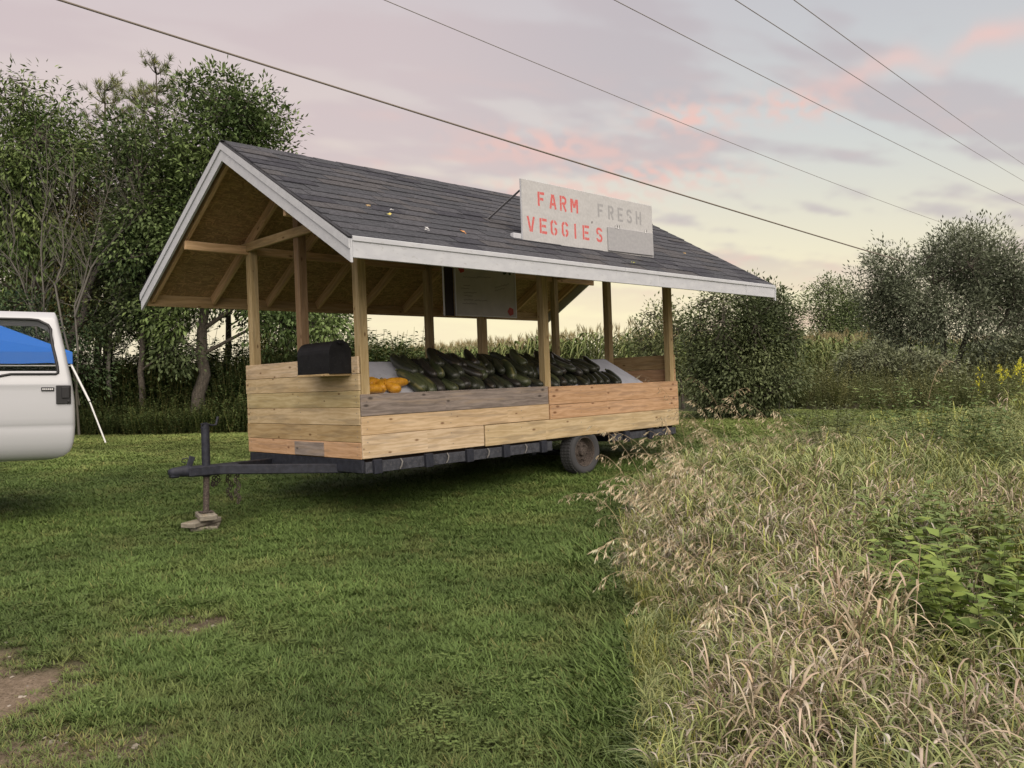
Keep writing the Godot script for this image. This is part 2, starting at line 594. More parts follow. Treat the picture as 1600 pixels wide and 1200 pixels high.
func sky_texture() -> Texture2D:
	var w := 2048
	var h := 1024
	var px := PackedFloat32Array()
	px.resize(w * h * 3)
	var z1 := FastNoiseLite.new()
	z1.seed = 4
	z1.frequency = 0.22
	z1.fractal_octaves = 5
	var z2 := FastNoiseLite.new()
	z2.seed = 19
	z2.frequency = 0.55
	z2.fractal_octaves = 4
	var below := lin(0, 0, 0)
	var expo := 1.0 / SKY_EXPOSURE
	for y in h / 2 + 4:
		var el := (0.5 - (y + 0.5) / h) * PI
		var se := sin(maxf(el, 0.0))
		var ce := cos(el)
		var ed := rad_to_deg(maxf(el, 0.0))
		for x in w:
			var az := TAU * (x + 0.5) / w
			var dx := sin(az) * ce
			var dz := cos(az) * ce   # ahead
			var front := 0.5 + 0.5 * cos(az - 0.08)
			var side := smooth(-0.35, 0.45, dx) * front   # towards the right of the view
			# clear air from horizon to zenith, sRGB
			var low := Color(0.80, 0.76, 0.79).lerp(Color(1.0, 0.955, 0.80), front * front * front)
			var mid := Color(0.76, 0.735, 0.78).lerp(Color(0.88, 0.82, 0.80).lerp(Color(0.825, 0.845, 0.84), side), front)
			var top := Color(0.735, 0.72, 0.765).lerp(Color(0.83, 0.78, 0.79).lerp(Color(0.765, 0.772, 0.795), side), front)
			var c := low.lerp(mid, smooth(3.0, 16.5, ed)).lerp(top, smooth(13.0, 26.0, ed)).lerp(Color(0.74, 0.735, 0.78), smooth(30.0, 80.0, ed))
			var k := 1.0 / (se + 0.10)
			var p := Vector2(dx * k, dz * k)
			var q := Vector2(p.x * 0.75 + p.y * 0.30, p.y * 1.7 - p.x * 0.55)
			var f := z1.get_noise_2d(q.x * 2.2, q.y * 3.0)
			var g := z2.get_noise_2d(p.x * 2.3 + 40.0, p.y * 3.6 - p.x * 1.1)
			var cl := smooth(-0.16, 0.24, f + 0.35 * g + 0.34 * z2.get_noise_2d(p.x * 5.0 + 70.0, p.y * 9.0 - p.x * 2.5))
			var far := smooth(2.0, 10.0, ed)
			# mauve cloud sheets, salmon where they catch the last light
			var mauve := Color(0.815, 0.755, 0.765).lerp(Color(0.75, 0.715, 0.735), smooth(0.1, 0.7, side))
			mauve = mauve.lerp(Color(0.95, 0.86, 0.76), 1.0 - far)
			c = c.lerp(mauve, cl * 0.66 * (0.3 + 0.7 * far))
			var lit := smooth(-0.03, 0.36, g + 0.45 * f - 0.03) * smooth(-0.2, 0.2, f) * front
			lit *= smooth(4.0, 8.0, ed) * (1.0 - smooth(14.0, 21.0, ed)) * smooth(-0.35, 0.1, dx)
			lit *= 0.25 + 0.75 * smooth(-0.12, 0.3, z2.get_noise_2d(p.x * 6.5 + 9.0, p.y * 8.5 - p.x * 2.0))
			lit *= 1.0 - 0.75 * smooth(0.30, 0.42, dx)
			# the group of small lit clouds right of centre
			var ad := rad_to_deg(wrapf(az, -PI, PI))
			var puffs := 0.0
			for e in [[2.0, 15.2, 5.0, 1.0], [12.0, 16.6, 3.2, 1.2], [19.0, 16.9, 3.0, 0.9], [9.0, 13.2, 6.0, 0.9], [4.0, 12.0, 5.5, 0.8]]:
				puffs = maxf(puffs, exp(-pow((ad - e[0]) / e[2], 2.0) - pow((ed - e[1] + (ad - e[0]) * 0.06) / e[3], 2.0)))
			puffs *= smooth(-0.22, 0.22, z2.get_noise_2d(ad * 1.1 + 200.0, ed * 2.6 + ad * 0.5))
			lit = maxf(lit * 0.7, puffs)
			c = c.lerp(Color(0.95, 0.775, 0.735), lit * 0.85)
			var rosy := smooth(0.05, 0.4, z2.get_noise_2d(az * 9.0, ed * 0.9 + 12.0)) * front * smooth(0.9, 2.2, ed) * (1.0 - smooth(3.0, 8.0, ed)) * smooth(0.1, 0.3, dx)
			c = c.lerp(Color(0.91, 0.77, 0.71), rosy * 0.5)
			# a soft streak high on the right
			var wv := ed - 18.4 - (dx - 0.45) * 7.0 + 1.6 * z2.get_noise_2d(az * 14.0, 3.0)
			c = c.lerp(Color(0.945, 0.785, 0.755), 0.8 * exp(-wv * wv * 2.4) * smooth(0.27, 0.40, dx) * (1.0 - smooth(0.6, 0.9, dx)) * front * clampf(0.75 + g, 0.2, 1.0))
			var l := c.srgb_to_linear()
			var at := (y * w + x) * 3
			px[at] = l.r * expo
			px[at + 1] = l.g * expo
			px[at + 2] = l.b * expo
	var row := (h / 2) * w * 3
	for y in range(h / 2, h):
		for x in w * 3:
			px[y * w * 3 + x] = [0.035, 0.036, 0.022][x % 3]
	return tex_of(Image.create_from_data(w, h, false, Image.FORMAT_RGBF, px.to_byte_array()))


const SKY_EXPOSURE := 2.15


func _ready():
	R.seed = 20240
	NZ.seed = 11
	NZ.frequency = 0.02
	NZ.fractal_octaves = 4
	var cam := Camera3D.new()
	cam.name = "camera"
	cam.position = Vector3(0, 1.5, 0)
	cam.rotation_degrees = Vector3(-1.1, 0, 0)
	cam.fov = 50.48
	cam.near = 0.05
	cam.far = 2000.0
	add_child(cam)
	cam.current = true
	var env := Environment.new()
	env.background_mode = Environment.BG_SKY
	var sky := Sky.new()
	var pan := PanoramaSkyMaterial.new()
	pan.panorama = sky_texture()
	sky.sky_material = pan
	env.sky = sky
	env.tonemap_mode = Environment.TONE_MAPPER_LINEAR
	env.tonemap_exposure = SKY_EXPOSURE
	env.sdfgi_enabled = true
	env.ssao_enabled = true
	env.ssil_enabled = true
	var we := WorldEnvironment.new()
	we.name = "world_environment"
	we.environment = env
	add_child(we)
	var sun := DirectionalLight3D.new()
	sun.name = "evening_light"
	sun.light_energy = 0.66
	sun.light_color = Color(1.0, 0.955, 0.89)
	sun.light_angular_distance = 80.0
	sun.shadow_enabled = true
	add_child(sun)
	sun.look_at_from_position(Vector3(1.3, 5.6, 4.6), Vector3.ZERO)
	make_materials()
	build_ground()
	build_stand()
	build_produce()
	build_truck()
	build_canopy()
	build_left_trees()
	build_right_trees()
	build_corn()
	build_wires()
	build_lawn()
	build_clover()
	build_weeds()


# ---------------------------------------------------------------- ground
func build_ground() -> void:
	var xs := []
	var zs := []
	var q := -7.0
	while q < 9.0:
		xs.append(q)
		q += 0.16
	for s in [9.0, 12.0, 18.0, 30.0, 60.0, 130.0, 300.0, 700.0]:
		xs.append(s)
		xs.push_front(-s)
	q = -16.0
	while q < 1.0:
		zs.append(q)
		q += 0.16
	for s in [17.0, 20.0, 26.0, 36.0, 55.0, 90.0, 160.0, 320.0, 800.0]:
		zs.push_front(-s)
	zs.append_array([2.0, 5.0, 12.0, 40.0, 150.0])
	var b := MB.new()
	for z in zs:
		for x in xs:
			var y := ground_y(x, z) + 0.012 * NZ.get_noise_2d(x * 25.0, z * 25.0)
			var k := dirt(x, z)
			var p := NZ.get_noise_2d(x * 18.0 + 5.0, z * 18.0)
			var g := vc(0.050, 0.056, 0.022).lerp(vc(0.075, 0.062, 0.034), smooth(-0.2, 0.4, p))
			b.col = g.lerp(vc(0.24, 0.185, 0.135), smooth(0.3, 0.85, k))
			var e := 0.3
			b.pt(Vector3(x, y, z), Vector3(ground_y(x - e, z) - ground_y(x + e, z), 2 * e, ground_y(x, z - e) - ground_y(x, z + e)).normalized(), Vector2(x, z))
	var w := xs.size()
	for j in zs.size() - 1:
		for i in w - 1:
			var k := j * w + i
			b.x.append_array(PackedInt32Array([k, k + 1, k + w, k + 1, k + w + 1, k + w]))
	var m := leafy(0.95, 0.0)
	m.albedo_texture = mottled(512, Color(0.55, 0.54, 0.5), Color(0.9, 0.9, 0.88), Color(0.4, 0.38, 0.36), 0.03, 0.55, 71, 0.25)
	m.uv1_scale = Vector3(1.1, 1.1, 1.1)
	m.heightmap_enabled = true
	m.heightmap_texture = m.albedo_texture
	m.heightmap_scale = 1.2
	kind(obj("ground", b, m), "structure")
	var st := MB.new()
	st.lathe([Vector2(0, -0.5), Vector2(0.8, -0.3), Vector2(1.0, 0.0), Vector2(0.7, 0.35), Vector2(0, 0.5)], 6)
	var sm := leafy(0.9, 0.0)
	sm.albedo_color = Color(1, 1, 1)
	var wh := []
	var ti := []
	for i in 1500:
		var x := R.randf_range(-3.6, -1.2)
		var z := R.randf_range(-4.9, -2.5)
		if R.randf() > dirt(x, z) * 0.9:
			continue
		var s := 0.004 + 0.014 * pow(R.randf(), 4.0)
		wh.append(Transform3D(Basis.from_euler(Vector3(R.randf(), R.randf() * 6.0, R.randf())).scaled(Vector3(s, s * 0.7, s)), Vector3(x, ground_y(x, z) + s * 0.15, z)))
		var v := R.randf_range(0.14, 0.34)
		ti.append(Color(v, v * 0.88, v * 0.74))
	kind(many("gravel", st.mesh(), sm, wh, ti), "stuff")


# ---------------------------------------------------------------- the farm stand on its trailer
const TB := Basis(Vector3(0.7101, 0.0148, -0.7040), Vector3(-0.0368, 0.9992, -0.0161), Vector3(0.7032, 0.0373, 0.7100))
const TO := Vector3(-1.29970, 0.69897, -7.10351)
const RIDGE_H := 2.901
const EAVE_H := 1.739
const EAVE_N := -0.924   # near eave, in metres across the trailer from the near side boards
const EAVE_B := 3.055    # back eave
const RIDGE_V := 1.046
const U0 := -0.667
const U1 := 5.743
var stand: Node3D
var tb: Basis


func T(u: float, h: float, v: float) -> Vector3:   # along, up, across -> the stand's own axes
	return Vector3(u - 2.44, h + 0.45, -(v - 1.05))


func world_of(u: float, h: float, v: float) -> Vector3:
	return stand.transform * T(u, h, v)


# a sawn piece from a to b (its long axis is its own x), w wide along up, t thick
func plank(called: String, parent: Node, a: Vector3, b: Vector3, up: Vector3, w: float, t: float, m: Material, bev := 0.004) -> MeshInstance3D:
	var xx := (b - a).normalized()
	var zz := xx.cross(up).normalized()
	var yy := zz.cross(xx)
	var q := MB.new()
	q.box(Vector3.ZERO, Vector3(a.distance_to(b), w, t), Basis.IDENTITY, bev)
	return obj(called, q, m, parent, (a + b) * 0.5, Basis(xx, yy, zz))


func roof_h(v: float) -> float:
	return EAVE_H + (v - EAVE_N) / (RIDGE_V - EAVE_N) * (RIDGE_H - EAVE_H) if v < RIDGE_V else EAVE_H + (EAVE_B - v) / (EAVE_B - RIDGE_V) * (RIDGE_H - EAVE_H)


func build_stand() -> void:
	tb = TB.orthonormalized()
	stand = thing("produce_stand", "roadside farm stand of new lumber with shingled gable roof on a black trailer", "farm stand", TO - tb * T(0, 0, 0), tb)
	var up := Vector3.UP
	var Y := up
	# deck and trailer frame
	for i in 12:
		var v0 := 0.09 + i * 0.16
		plank("deck_board", stand, T(0.02, -0.02, v0 + 0.076), T(4.86, -0.02, v0 + 0.076), Vector3.FORWARD, 0.15, 0.035, M.deck)
	plank("frame_rail", stand, T(0.03, -0.075, 0.03), T(2.45, -0.075, 0.03), Y, 0.10, 0.05, M.steel_light)
	plank("frame_rail", stand, T(3.52, -0.07, 0.05), T(4.84, -0.07, 0.05), Y, 0.085, 0.05, M.steel_light)
	plank("frame_rail", stand, T(0.03, -0.075, 2.06), T(4.84, -0.075, 2.06), Y, 0.10, 0.05, M.steel_light)
	plank("frame_rail", stand, T(0.012, -0.062, 0.02), T(0.012, -0.062, 2.08), Y, 0.115, 0.03, M.steel)
	for u in [0.05, 1.25, 2.45, 3.65, 4.82]:
		plank("cross_member", stand, T(u, -0.085, 0.06), T(u, -0.085, 2.03), Y, 0.085, 0.05, M.steel)
	for u in [0.14, 0.72, 1.23, 1.73, 2.29, 3.75, 4.23]:
		var p := MB.new()
		p.box(Vector3.ZERO, Vector3(0.085, 0.125, 0.04), Basis.IDENTITY, 0.004)
		obj("stake_pocket", p, M.steel, stand, T(u, -0.07, -0.012))
	for u in [0.40, 0.95, 1.48, 2.02, 4.60]:
		var p := MB.new()
		p.tube(PackedVector3Array([T(u, -0.02, -0.004), T(u + 0.01, -0.05, -0.018), T(u, -0.085, -0.02), T(u - 0.01, -0.115, -0.004)]), PackedFloat32Array([0.006, 0.007, 0.007, 0.006]), 6, true)
		obj("tie_hook", p, M.hook, stand)
	# tongue: two steel channels that meet at the coupler
	for s in [[0.22, 1.01], [1.88, 1.09]]:
		plank("tongue_beam", stand, T(0.35, -0.115, s[0]), T(-0.86, -0.045, s[1]), Y, 0.085, 0.05, M.steel, 0.008)
	plank("tongue_plate", stand, T(-1.12, -0.042, 1.05), T(-0.66, -0.052, 1.05), Y, 0.088, 0.15, M.steel, 0.012)
	var cp := MB.new()
	var cbs := Basis(Vector3(0, 0, 1), -PI / 2)
	cp.lathe([Vector2(0.0, 0.12), Vector2(0.035, 0.115), Vector2(0.05, 0.08), Vector2(0.052, 0.03), Vector2(0.06, 0.0), Vector2(0.062, -0.06), Vector2(0.055, -0.07)], 12, Transform3D(cbs.scaled(Vector3(1, 0.8, 1)) * Basis(Vector3(0, 1, 0), 0.0), T(-1.15, -0.035, 1.05)).rotated_local(Vector3(0, 0, 1), PI))
	cp.box(T(-1.22, -0.055, 1.05), Vector3(0.08, 0.06, 0.07), Basis.IDENTITY, 0.02)
	obj("coupler", cp, M.steel, stand)
	var lt := MB.new()
	lt.box(T(-1.075, 0.045, 1.05), Vector3(0.05, 0.09, 0.02), Basis(Vector3(0, 0, 1), -0.35), 0.006)
	lt.tube(PackedVector3Array([T(-1.10, 0.075, 1.05), T(-1.145, 0.072, 1.05), T(-1.155, 0.05, 1.05), T(-1.12, 0.035, 1.05)]), PackedFloat32Array([0.005, 0.005, 0.005, 0.005]), 5, true)
	obj("coupler_latch", lt, M.steel, stand)
	# jack
	var jk := MB.new()
	jk.tube(PackedVector3Array([T(-0.94, -0.10, 1.05), T(-0.935, 0.325, 1.05)]), PackedFloat32Array([0.036, 0.036]), 14, true)
	jk.tube(PackedVector3Array([T(-0.935, 0.325, 1.05), T(-0.935, 0.36, 1.05)]), PackedFloat32Array([0.040, 0.028]), 14, true)
	obj("jack_tube", jk, M.steel, stand)
	var jc := MB.new()
	jc.tube(PackedVector3Array([T(-0.975, 0.362, 1.03), T(-0.93, 0.365, 1.05), T(-0.86, 0.345, 1.07), T(-0.82, 0.35, 1.08), T(-0.80, 0.42, 1.08)]), PackedFloat32Array([0.011, 0.011, 0.010, 0.010, 0.012]), 7, true)
	obj("jack_crank", jc, M.steel, stand)
	var jl := MB.new()
	jl.tube(PackedVector3Array([T(-0.94, -0.10, 1.05), T(-0.955, -0.415, 1.05)]), PackedFloat32Array([0.027, 0.027]), 12, true)
	jl.box(T(-0.955, -0.412, 1.05), Vector3(0.1, 0.012, 0.1), Basis.IDENTITY, 0.002)
	obj("jack_leg", jl, M.rust, stand)
	for k in 3:
		var ch := MB.new()
		var p0: Vector3 = [T(-0.70, -0.06, 0.96), T(-0.68, -0.07, 1.16), T(-0.86, -0.09, 1.14)][k]
		var n: int = [13, 12, 9][k]
		for i in n:
			var f := float(i) / (n - 1)
			var c := p0 + Vector3(0.02 * sin(i * 1.3) + (0.07 * f if k == 2 else 0.0), -0.024 * i if k != 2 else -0.10 * sin(f * PI), 0.004 * sin(i * 2.1))
			var rg := PackedVector3Array()
			var rd := PackedFloat32Array()
			var bs := Basis(Vector3.UP, PI / 2 * (i % 2) + 0.4) * (Basis.IDENTITY if k != 2 else Basis(Vector3(0, 0, 1), cos(f * PI) * 1.2))
			for j in 9:
				var w := TAU * j / 8
				rg.append(c + bs * Vector3(cos(w) * 0.014, sin(w) * 0.022, 0))
				rd.append(0.0055)
			ch.tube(rg, rd, 4)
		obj("safety_chain", ch, M.rust, stand)
	var eye := MB.new()
	eye.box(T(-0.70, -0.04, 0.975), Vector3(0.055, 0.05, 0.02), Basis.IDENTITY, 0.006)
	obj("chain_hook", eye, M.rust, stand)
	# axle, springs, wheels
	var ax := MB.new()
	ax.tube(PackedVector3Array([T(3.03, -0.22, 0.1), T(3.03, -0.22, 2.0)]), PackedFloat32Array([0.032, 0.032]), 10, true)
	obj("axle", ax, M.steel, stand)
	for v in [0.36, 1.74]:
		var sp := MB.new()
		for i in 4:
			var pts := PackedVector3Array()
			for j in 7:
				var f := j / 3.0 - 1.0
				pts.append(T(3.03 + f * (0.5 - i * 0.1), -0.17 - 0.05 * (1 - f * f) - i * 0.009 + 0.04, v))
			for j in 6:
				var mid := (pts[j] + pts[j + 1]) * 0.5
				var dd := pts[j + 1] - pts[j]
				sp.box(mid, Vector3(dd.length() * 1.04, 0.008, 0.045), Basis(Vector3(0, 0, 1), atan2(dd.y, dd.x)))
		obj("leaf_spring", sp, M.steel, stand)
		for u in [2.5, 3.56]:
			var hg := MB.new()
			hg.box(T(u, -0.15, v), Vector3(0.09, 0.1, 0.06), Basis.IDENTITY, 0.02)
			obj("spring_hanger", hg, M.steel, stand)
	for s in [[0.10, 1.0, -0.445], [1.985, -1.0, -0.47]]:
		var wn := Node3D.new()
		wn.name = "wheel" if s[1] > 0 else "wheel_001"
		stand.add_child(wn, true)
		wn.position = T(3.01, s[2] + 0.257, s[0])
		wn.basis = Basis(Vector3(1, 0, 0), PI / 2 * s[1])   # own y points outwards
		var ty := MB.new()
		ty.lathe([Vector2(0.155, -0.07), Vector2(0.175, -0.085), Vector2(0.215, -0.098), Vector2(0.240, -0.092), Vector2(0.252, -0.075), Vector2(0.257, -0.045), Vector2(0.257, 0.045), Vector2(0.252, 0.075), Vector2(0.240, 0.092), Vector2(0.215, 0.098), Vector2(0.190, 0.090), Vector2(0.183, 0.085), Vector2(0.175, 0.082), Vector2(0.160, 0.070), Vector2(0.155, 0.06)], 40)
		for i in 44:   # tread lugs
			var w := TAU * i / 44
			for g in [-0.05, 0.0, 0.05]:
				ty.box(Vector3(cos(w) * 0.257, g, sin(w) * 0.257), Vector3(0.012, 0.038, 0.024), Basis(Vector3.UP, -w), 0.003)
		obj("tyre", ty, M.rubber, wn)
		var rm := MB.new()
		rm.lathe([Vector2(0.172, 0.076), Vector2(0.165, 0.083), Vector2(0.158, 0.078), Vector2(0.152, 0.055), Vector2(0.145, 0.035), Vector2(0.140, 0.0), Vector2(0.132, -0.008), Vector2(0.105, 0.012), Vector2(0.085, 0.022), Vector2(0.06, 0.015), Vector2(0.05, 0.018), Vector2(0.048, 0.05), Vector2(0.042, 0.058), Vector2(0.0, 0.060)], 36)
		obj("rim", rm, M.rust, wn)
		var nut := MB.new()
		nut.lathe([Vector2(0.012, 0.0), Vector2(0.012, 0.022), Vector2(0.008, 0.03), Vector2(0, 0.031)], 6)
		var web := MB.new()
		web.box(Vector3.ZERO, Vector3(0.030, 0.012, 0.045), Basis.IDENTITY, 0.004)
		var nm := nut.mesh()
		var wm := web.mesh()
		for i in 5:
			var w := TAU * i / 5 + 0.3
			obj("wheel_nut", nm, M.rust, wn, Vector3(cos(w) * 0.083, 0.016, sin(w) * 0.083))
			obj("rim_web", wm, M.rust, wn, Vector3(cos(w + 0.63) * 0.118, 0.006, sin(w + 0.63) * 0.118), Basis(Vector3.UP, -w - 0.63))
	# side boards, near side (outer face is v = 0)
	var sb := [[0.0, 2.412, 0.381, 0.573, M.grey_wood], [0.0, 2.418, 0.213, 0.378, M.wood[2]], [0.0, 1.452, 0.006, 0.210, M.wood[0]], [1.456, 4.88, 0.0, 0.209, M.wood[1]], [2.416, 4.88, 0.368, 0.566, M.wood[3]], [2.421, 4.88, 0.212, 0.365, M.wood[3]]]
	for i in sb.size():
		var s: Array = sb[i]
		var o: float = 0.010 + [0.0, 0.003, 0.0, -0.003, -0.004, -0.006][i]
		plank("side_board", stand, T(s[0] + 0.004 * R.randf(), (s[2] + s[3]) / 2 - 0.0012 * (i % 2), o), T(s[1] - 0.006 * R.randf(), (s[2] + s[3]) / 2 + 0.0012 * (i % 2), o + 0.001), Y, s[3] - s[2], 0.022, s[4])
	for i in 3:
		plank("side_board", stand, T(0.0, 0.10 + i * 0.19, 2.09), T(4.88, 0.10 + i * 0.19, 2.09), Y, 0.186, 0.022, M.wood[(i + 1) % 4])
	# end boards, hitch end
	var hs := [0.0, 0.148, 0.300, 0.456, 0.607, 0.757, 0.909]
	for i in 6:
		var mm: Material = [M.wood[3], M.wood[5], M.wood[1], M.wood[4], M.wood[1], M.wood[0]][i]
		plank("end_board", stand, T(0.006 + 0.002 * (i % 3), (hs[i] + hs[i + 1]) / 2, 2.10 + 0.008 * ((i * 5) % 3)), T(0.006 + 0.002 * ((i + 1) % 3), (hs[i] + hs[i + 1]) / 2, 0.024), Y, hs[i + 1] - hs[i] - 0.003, 0.022, mm)
	plank("end_board", stand, T(-0.008, 0.072, 1.14), T(-0.008, 0.072, 0.62), Y, 0.128, 0.012, M.grey_wood)
	for i in 5:
		plank("end_board", stand, T(4.87, 0.09 + i * 0.182, 2.07), T(4.87, 0.09 + i * 0.182, 0.026), Y, 0.178, 0.022, M.wood[(i * 2 + 3) % 6])
	var nl := MB.new()
	for q in sb:
		for k in 6:
			var uu: float = clampf(0.06 + k * 0.96, q[0] + 0.05, q[1] - 0.05)
			if absf(uu - (0.06 + k * 0.96)) > 0.5:
				continue
			for e in [0.3, 0.72]:
				nl.lathe([Vector2(0.0048, 0.0), Vector2(0.0040, 0.0016), Vector2(0, 0.002)], 6, Transform3D(Basis(Vector3(1, 0, 0), PI / 2), T(uu + 0.008 * R.randfn(), lerpf(q[2], q[3], e) + 0.006 * R.randfn(), -0.007)))
	for k in 6:
		for vv in [0.07, 1.03, 2.04]:
			for e in [0.3, 0.72]:
				nl.lathe([Vector2(0.0048, 0.0), Vector2(0.0040, 0.0016), Vector2(0, 0.002)], 6, Transform3D(Basis(Vector3(0, 0, 1), PI / 2), T(-0.0075, lerpf(hs[k], hs[k + 1], e) + 0.006 * R.randfn(), vv + 0.008 * R.randfn())))
	kind(obj("nail_heads", nl, M.hook, stand), "stuff")
	# posts: three rows of three
	for i in 3:
		for j in 3:
			var u: float = [0.072, 2.44, 4.805][i]
			var v: float = [0.068, 1.05, 2.03][j]
			var top := roof_h(v) - 0.15
			var pm: Material = M.post_dark if i == 0 and j == 1 else M.post
			plank("post", stand, T(u, 0.0, v), T(u, top, v), Vector3.FORWARD, 0.089, 0.089, pm, 0.005)
			if j == 0 or j == 2:
				pass
	# plates, ties, ridge
	plank("top_plate", stand, T(U0 + 0.03, 2.115, 2.03), T(U1 - 0.03, 2.115, 2.03), Y, 0.089, 0.038, M.rafter)
	plank("top_plate", stand, T(U0 + 0.03, 2.115, 0.068), T(U1 - 0.03, 2.115, 0.068), Y, 0.089, 0.038, M.rafter)
	for u in [0.02, 2.50, 4.86]:
		plank("tie_beam", stand, T(u, 2.155, -0.20), T(u, 2.145, 2.25), Y, 0.089, 0.038, M.wood[5])
	var roof := Node3D.new()
	roof.name = "roof"
	stand.add_child(roof)
	plank("ridge_board", roof, T(U0 + 0.03, RIDGE_H - 0.125, RIDGE_V), T(U1 - 0.03, RIDGE_H - 0.125, RIDGE_V), Y, 0.14, 0.03, M.rafter)
	for i in 10:
		var u := -0.60 + i * 0.678
		for s in [-1, 1]:
			var ve: float = EAVE_N + 0.06 if s < 0 else EAVE_B - 0.06
			var vr: float = RIDGE_V + s * 0.02
			var drop := 0.094
			plank("rafter", roof, T(u, roof_h(ve) - drop, ve), T(u, roof_h(vr) - drop, vr), Y, 0.105, 0.038, M.rafter)
	# sheathing panels under the shingles
	for s in [-1, 1]:
		var ve: float = EAVE_N if s < 0 else EAVE_B
		for r in 2:
			var va := lerpf(ve, RIDGE_V, r * 0.5)
			var vb := lerpf(ve, RIDGE_V, r * 0.5 + 0.4985)
			var us := [U0 + 0.005, U0 + (2.44 if r == 0 else 1.22), U0 + (4.88 if r == 0 else 3.66), U1 - 0.005] 
			for k in 3:
				var m0 := T((us[k] + 0.002 + us[k + 1] - 0.002) / 2, 0, 0)
				var a := T(us[k] + 0.002, (roof_h(va) + roof_h(vb)) / 2 - 0.030, (va + vb) / 2)
				var b := T(us[k + 1] - 0.002, (roof_h(va) + roof_h(vb)) / 2 - 0.030, (va + vb) / 2)
				var slope := (T(0, roof_h(vb), vb) - T(0, roof_h(va), va))
				plank("sheathing_panel", roof, a, b, slope.normalized(), slope.length(), 0.012, M.osb, 0.0)
		# roofing felt over the panels
		var sl := T(0, RIDGE_H, RIDGE_V) - T(0, EAVE_H, ve)
		var nn := Vector3(0, absf(sl.z), absf(sl.y) * (1 if s < 0 else -1)).normalized()
		var c := (T(U0, RIDGE_H, RIDGE_V) + T(U1, EAVE_H, ve)) * 0.5 - nn * 0.012
		var q := MB.new()
		q.box(Vector3.ZERO, Vector3(U1 - U0 - 0.01, sl.length() - 0.01, 0.008))
		var xx := Vector3(1, 0, 0)
		var yy := sl.normalized()
		obj("roofing_felt" if s < 0 else "back_roofing", q, M.shingle[2], roof, c, Basis(xx, yy, xx.cross(yy)))
		if s < 0:
			# shingle tabs on the near slope, course over course
			var rows := 15
			var cols := 19
			var ex := sl.length() / rows
			var span := (U1 - U0) / cols
			var meshes := []
			for k in 5:
				var sh := MB.new()
				sh.box(Vector3.ZERO, Vector3(span - 0.004 - 0.001 * k, ex + 0.040, 0.014), Basis.IDENTITY, 0.0015)
				meshes.append(sh.mesh())
			var bs := Basis(xx, yy, xx.cross(yy))
			for r in rows:
				var off: float = [0.0, 0.55, 0.25, 0.8, 0.45][r % 5] * span
				for k in cols + (1 if off > 0.0 else 0):
					var ua := maxf(U0, U0 - off + k * span)
					var ub := minf(U1, U0 - off + (k + 1) * span)
					var along := (r + 0.5) * ex + 0.020 + R.randf_range(-0.007, 0.007)
					var p := T((ua + ub) / 2, EAVE_H, ve) + yy * along + nn * (0.006 + 0.0006 * (k % 2) + 0.006 * R.randf())
					var o := obj("shingle", meshes[R.randi() % 5], M.shingle[[0, 0, 1, 1, 2, 3][R.randi() % 6]], roof, p, bs * Basis(Vector3(1, 0, 0), -0.050) * Basis(Vector3(0, 0, 1), R.randf_range(-0.005, 0.005)))
					o.scale.x = (ub - ua) / span
	for i in 21:
		var cap := MB.new()
		var u := U0 + 0.02 + i * 0.304
		for s in [-1, 1]:
			var sl := T(0, roof_h(RIDGE_V + s * 0.13), RIDGE_V + s * 0.13) - T(0, RIDGE_H, RIDGE_V)
			cap.box(T(u + 0.155, RIDGE_H + 0.014, RIDGE_V) + sl * 0.5, Vector3(0.33, 0.007, sl.length()), Basis(Vector3(1, 0, 0), 0.528 * -s) * Basis(Vector3(0, 0, 1), -0.02), 0.002)
		obj("ridge_cap", cap, M.shingle[[0, 1, 2, 0][i % 4]], roof)
	# fascia: near eave in three lengths, each with its drip strip
	var cuts := [U0 + 0.001, 3.20, 5.02, U1 - 0.001]
	for k in 3:
		var z0: float = EAVE_N - 0.012 + 0.003 * (k % 2)
		plank("fascia_board", roof, T(cuts[k] + 0.002, EAVE_H - 0.088, z0), T(cuts[k + 1] - 0.002, EAVE_H - 0.088, z0), Y, 0.122, 0.02, M.fascia, 0.003)
	for k in 2:
		var q: Array = [[U0, 2.6], [2.604, U1]][k]
		plank("drip_edge", roof, T(q[0], EAVE_H - 0.008, EAVE_N - 0.016), T(q[1], EAVE_H - 0.008, EAVE_N - 0.016), Y, 0.040, 0.030, M.fascia, 0.004)
	plank("sub_fascia", roof, T(U0 + 0.03, EAVE_H - 0.080, EAVE_N + 0.03), T(U1 - 0.03, EAVE_H - 0.080, EAVE_N + 0.03), Y, 0.10, 0.036, M.rafter)
	plank("sub_fascia", roof, T(U0 + 0.02, EAVE_H - 0.072, EAVE_B - 0.02), T(U1 - 0.02, EAVE_H - 0.072, EAVE_B - 0.02), Y, 0.135, 0.038, M.wood[5])
	# barge boards on both gables
	for u in [U0 - 0.012, U1 + 0.012]:
		for s in [-1, 1]:
			var ve: float = EAVE_N if s < 0 else EAVE_B
			var a := T(u, EAVE_H - 0.075, ve - 0.022 * -s)
			var b := T(u, RIDGE_H - 0.078, RIDGE_V)
			var sl := (b - a).normalized()
			var nn := Vector3(0, absf(sl.z), absf(sl.y) * (1 if s < 0 else -1)).normalized()
			rake("barge_board", roof, u, s, 0.155, 0.0, 0.022, M.fascia)
			rake("rake_trim", roof, u + (-0.012 if u < 0 else 0.012), s, 0.062, 0.0, 0.02, M.fascia)
			var dr := MB.new()
			dr.box(Vector3.ZERO, Vector3(0.045, (b - a).length() + 0.03, 0.006))
			obj("rake_drip", dr, M.black_plastic, roof, (T(u, EAVE_H, ve) + T(u, RIDGE_H, RIDGE_V)) * 0.5 + nn * 0.007, Basis(Vector3(1, 0, 0), sl, Vector3(1, 0, 0).cross(sl)))
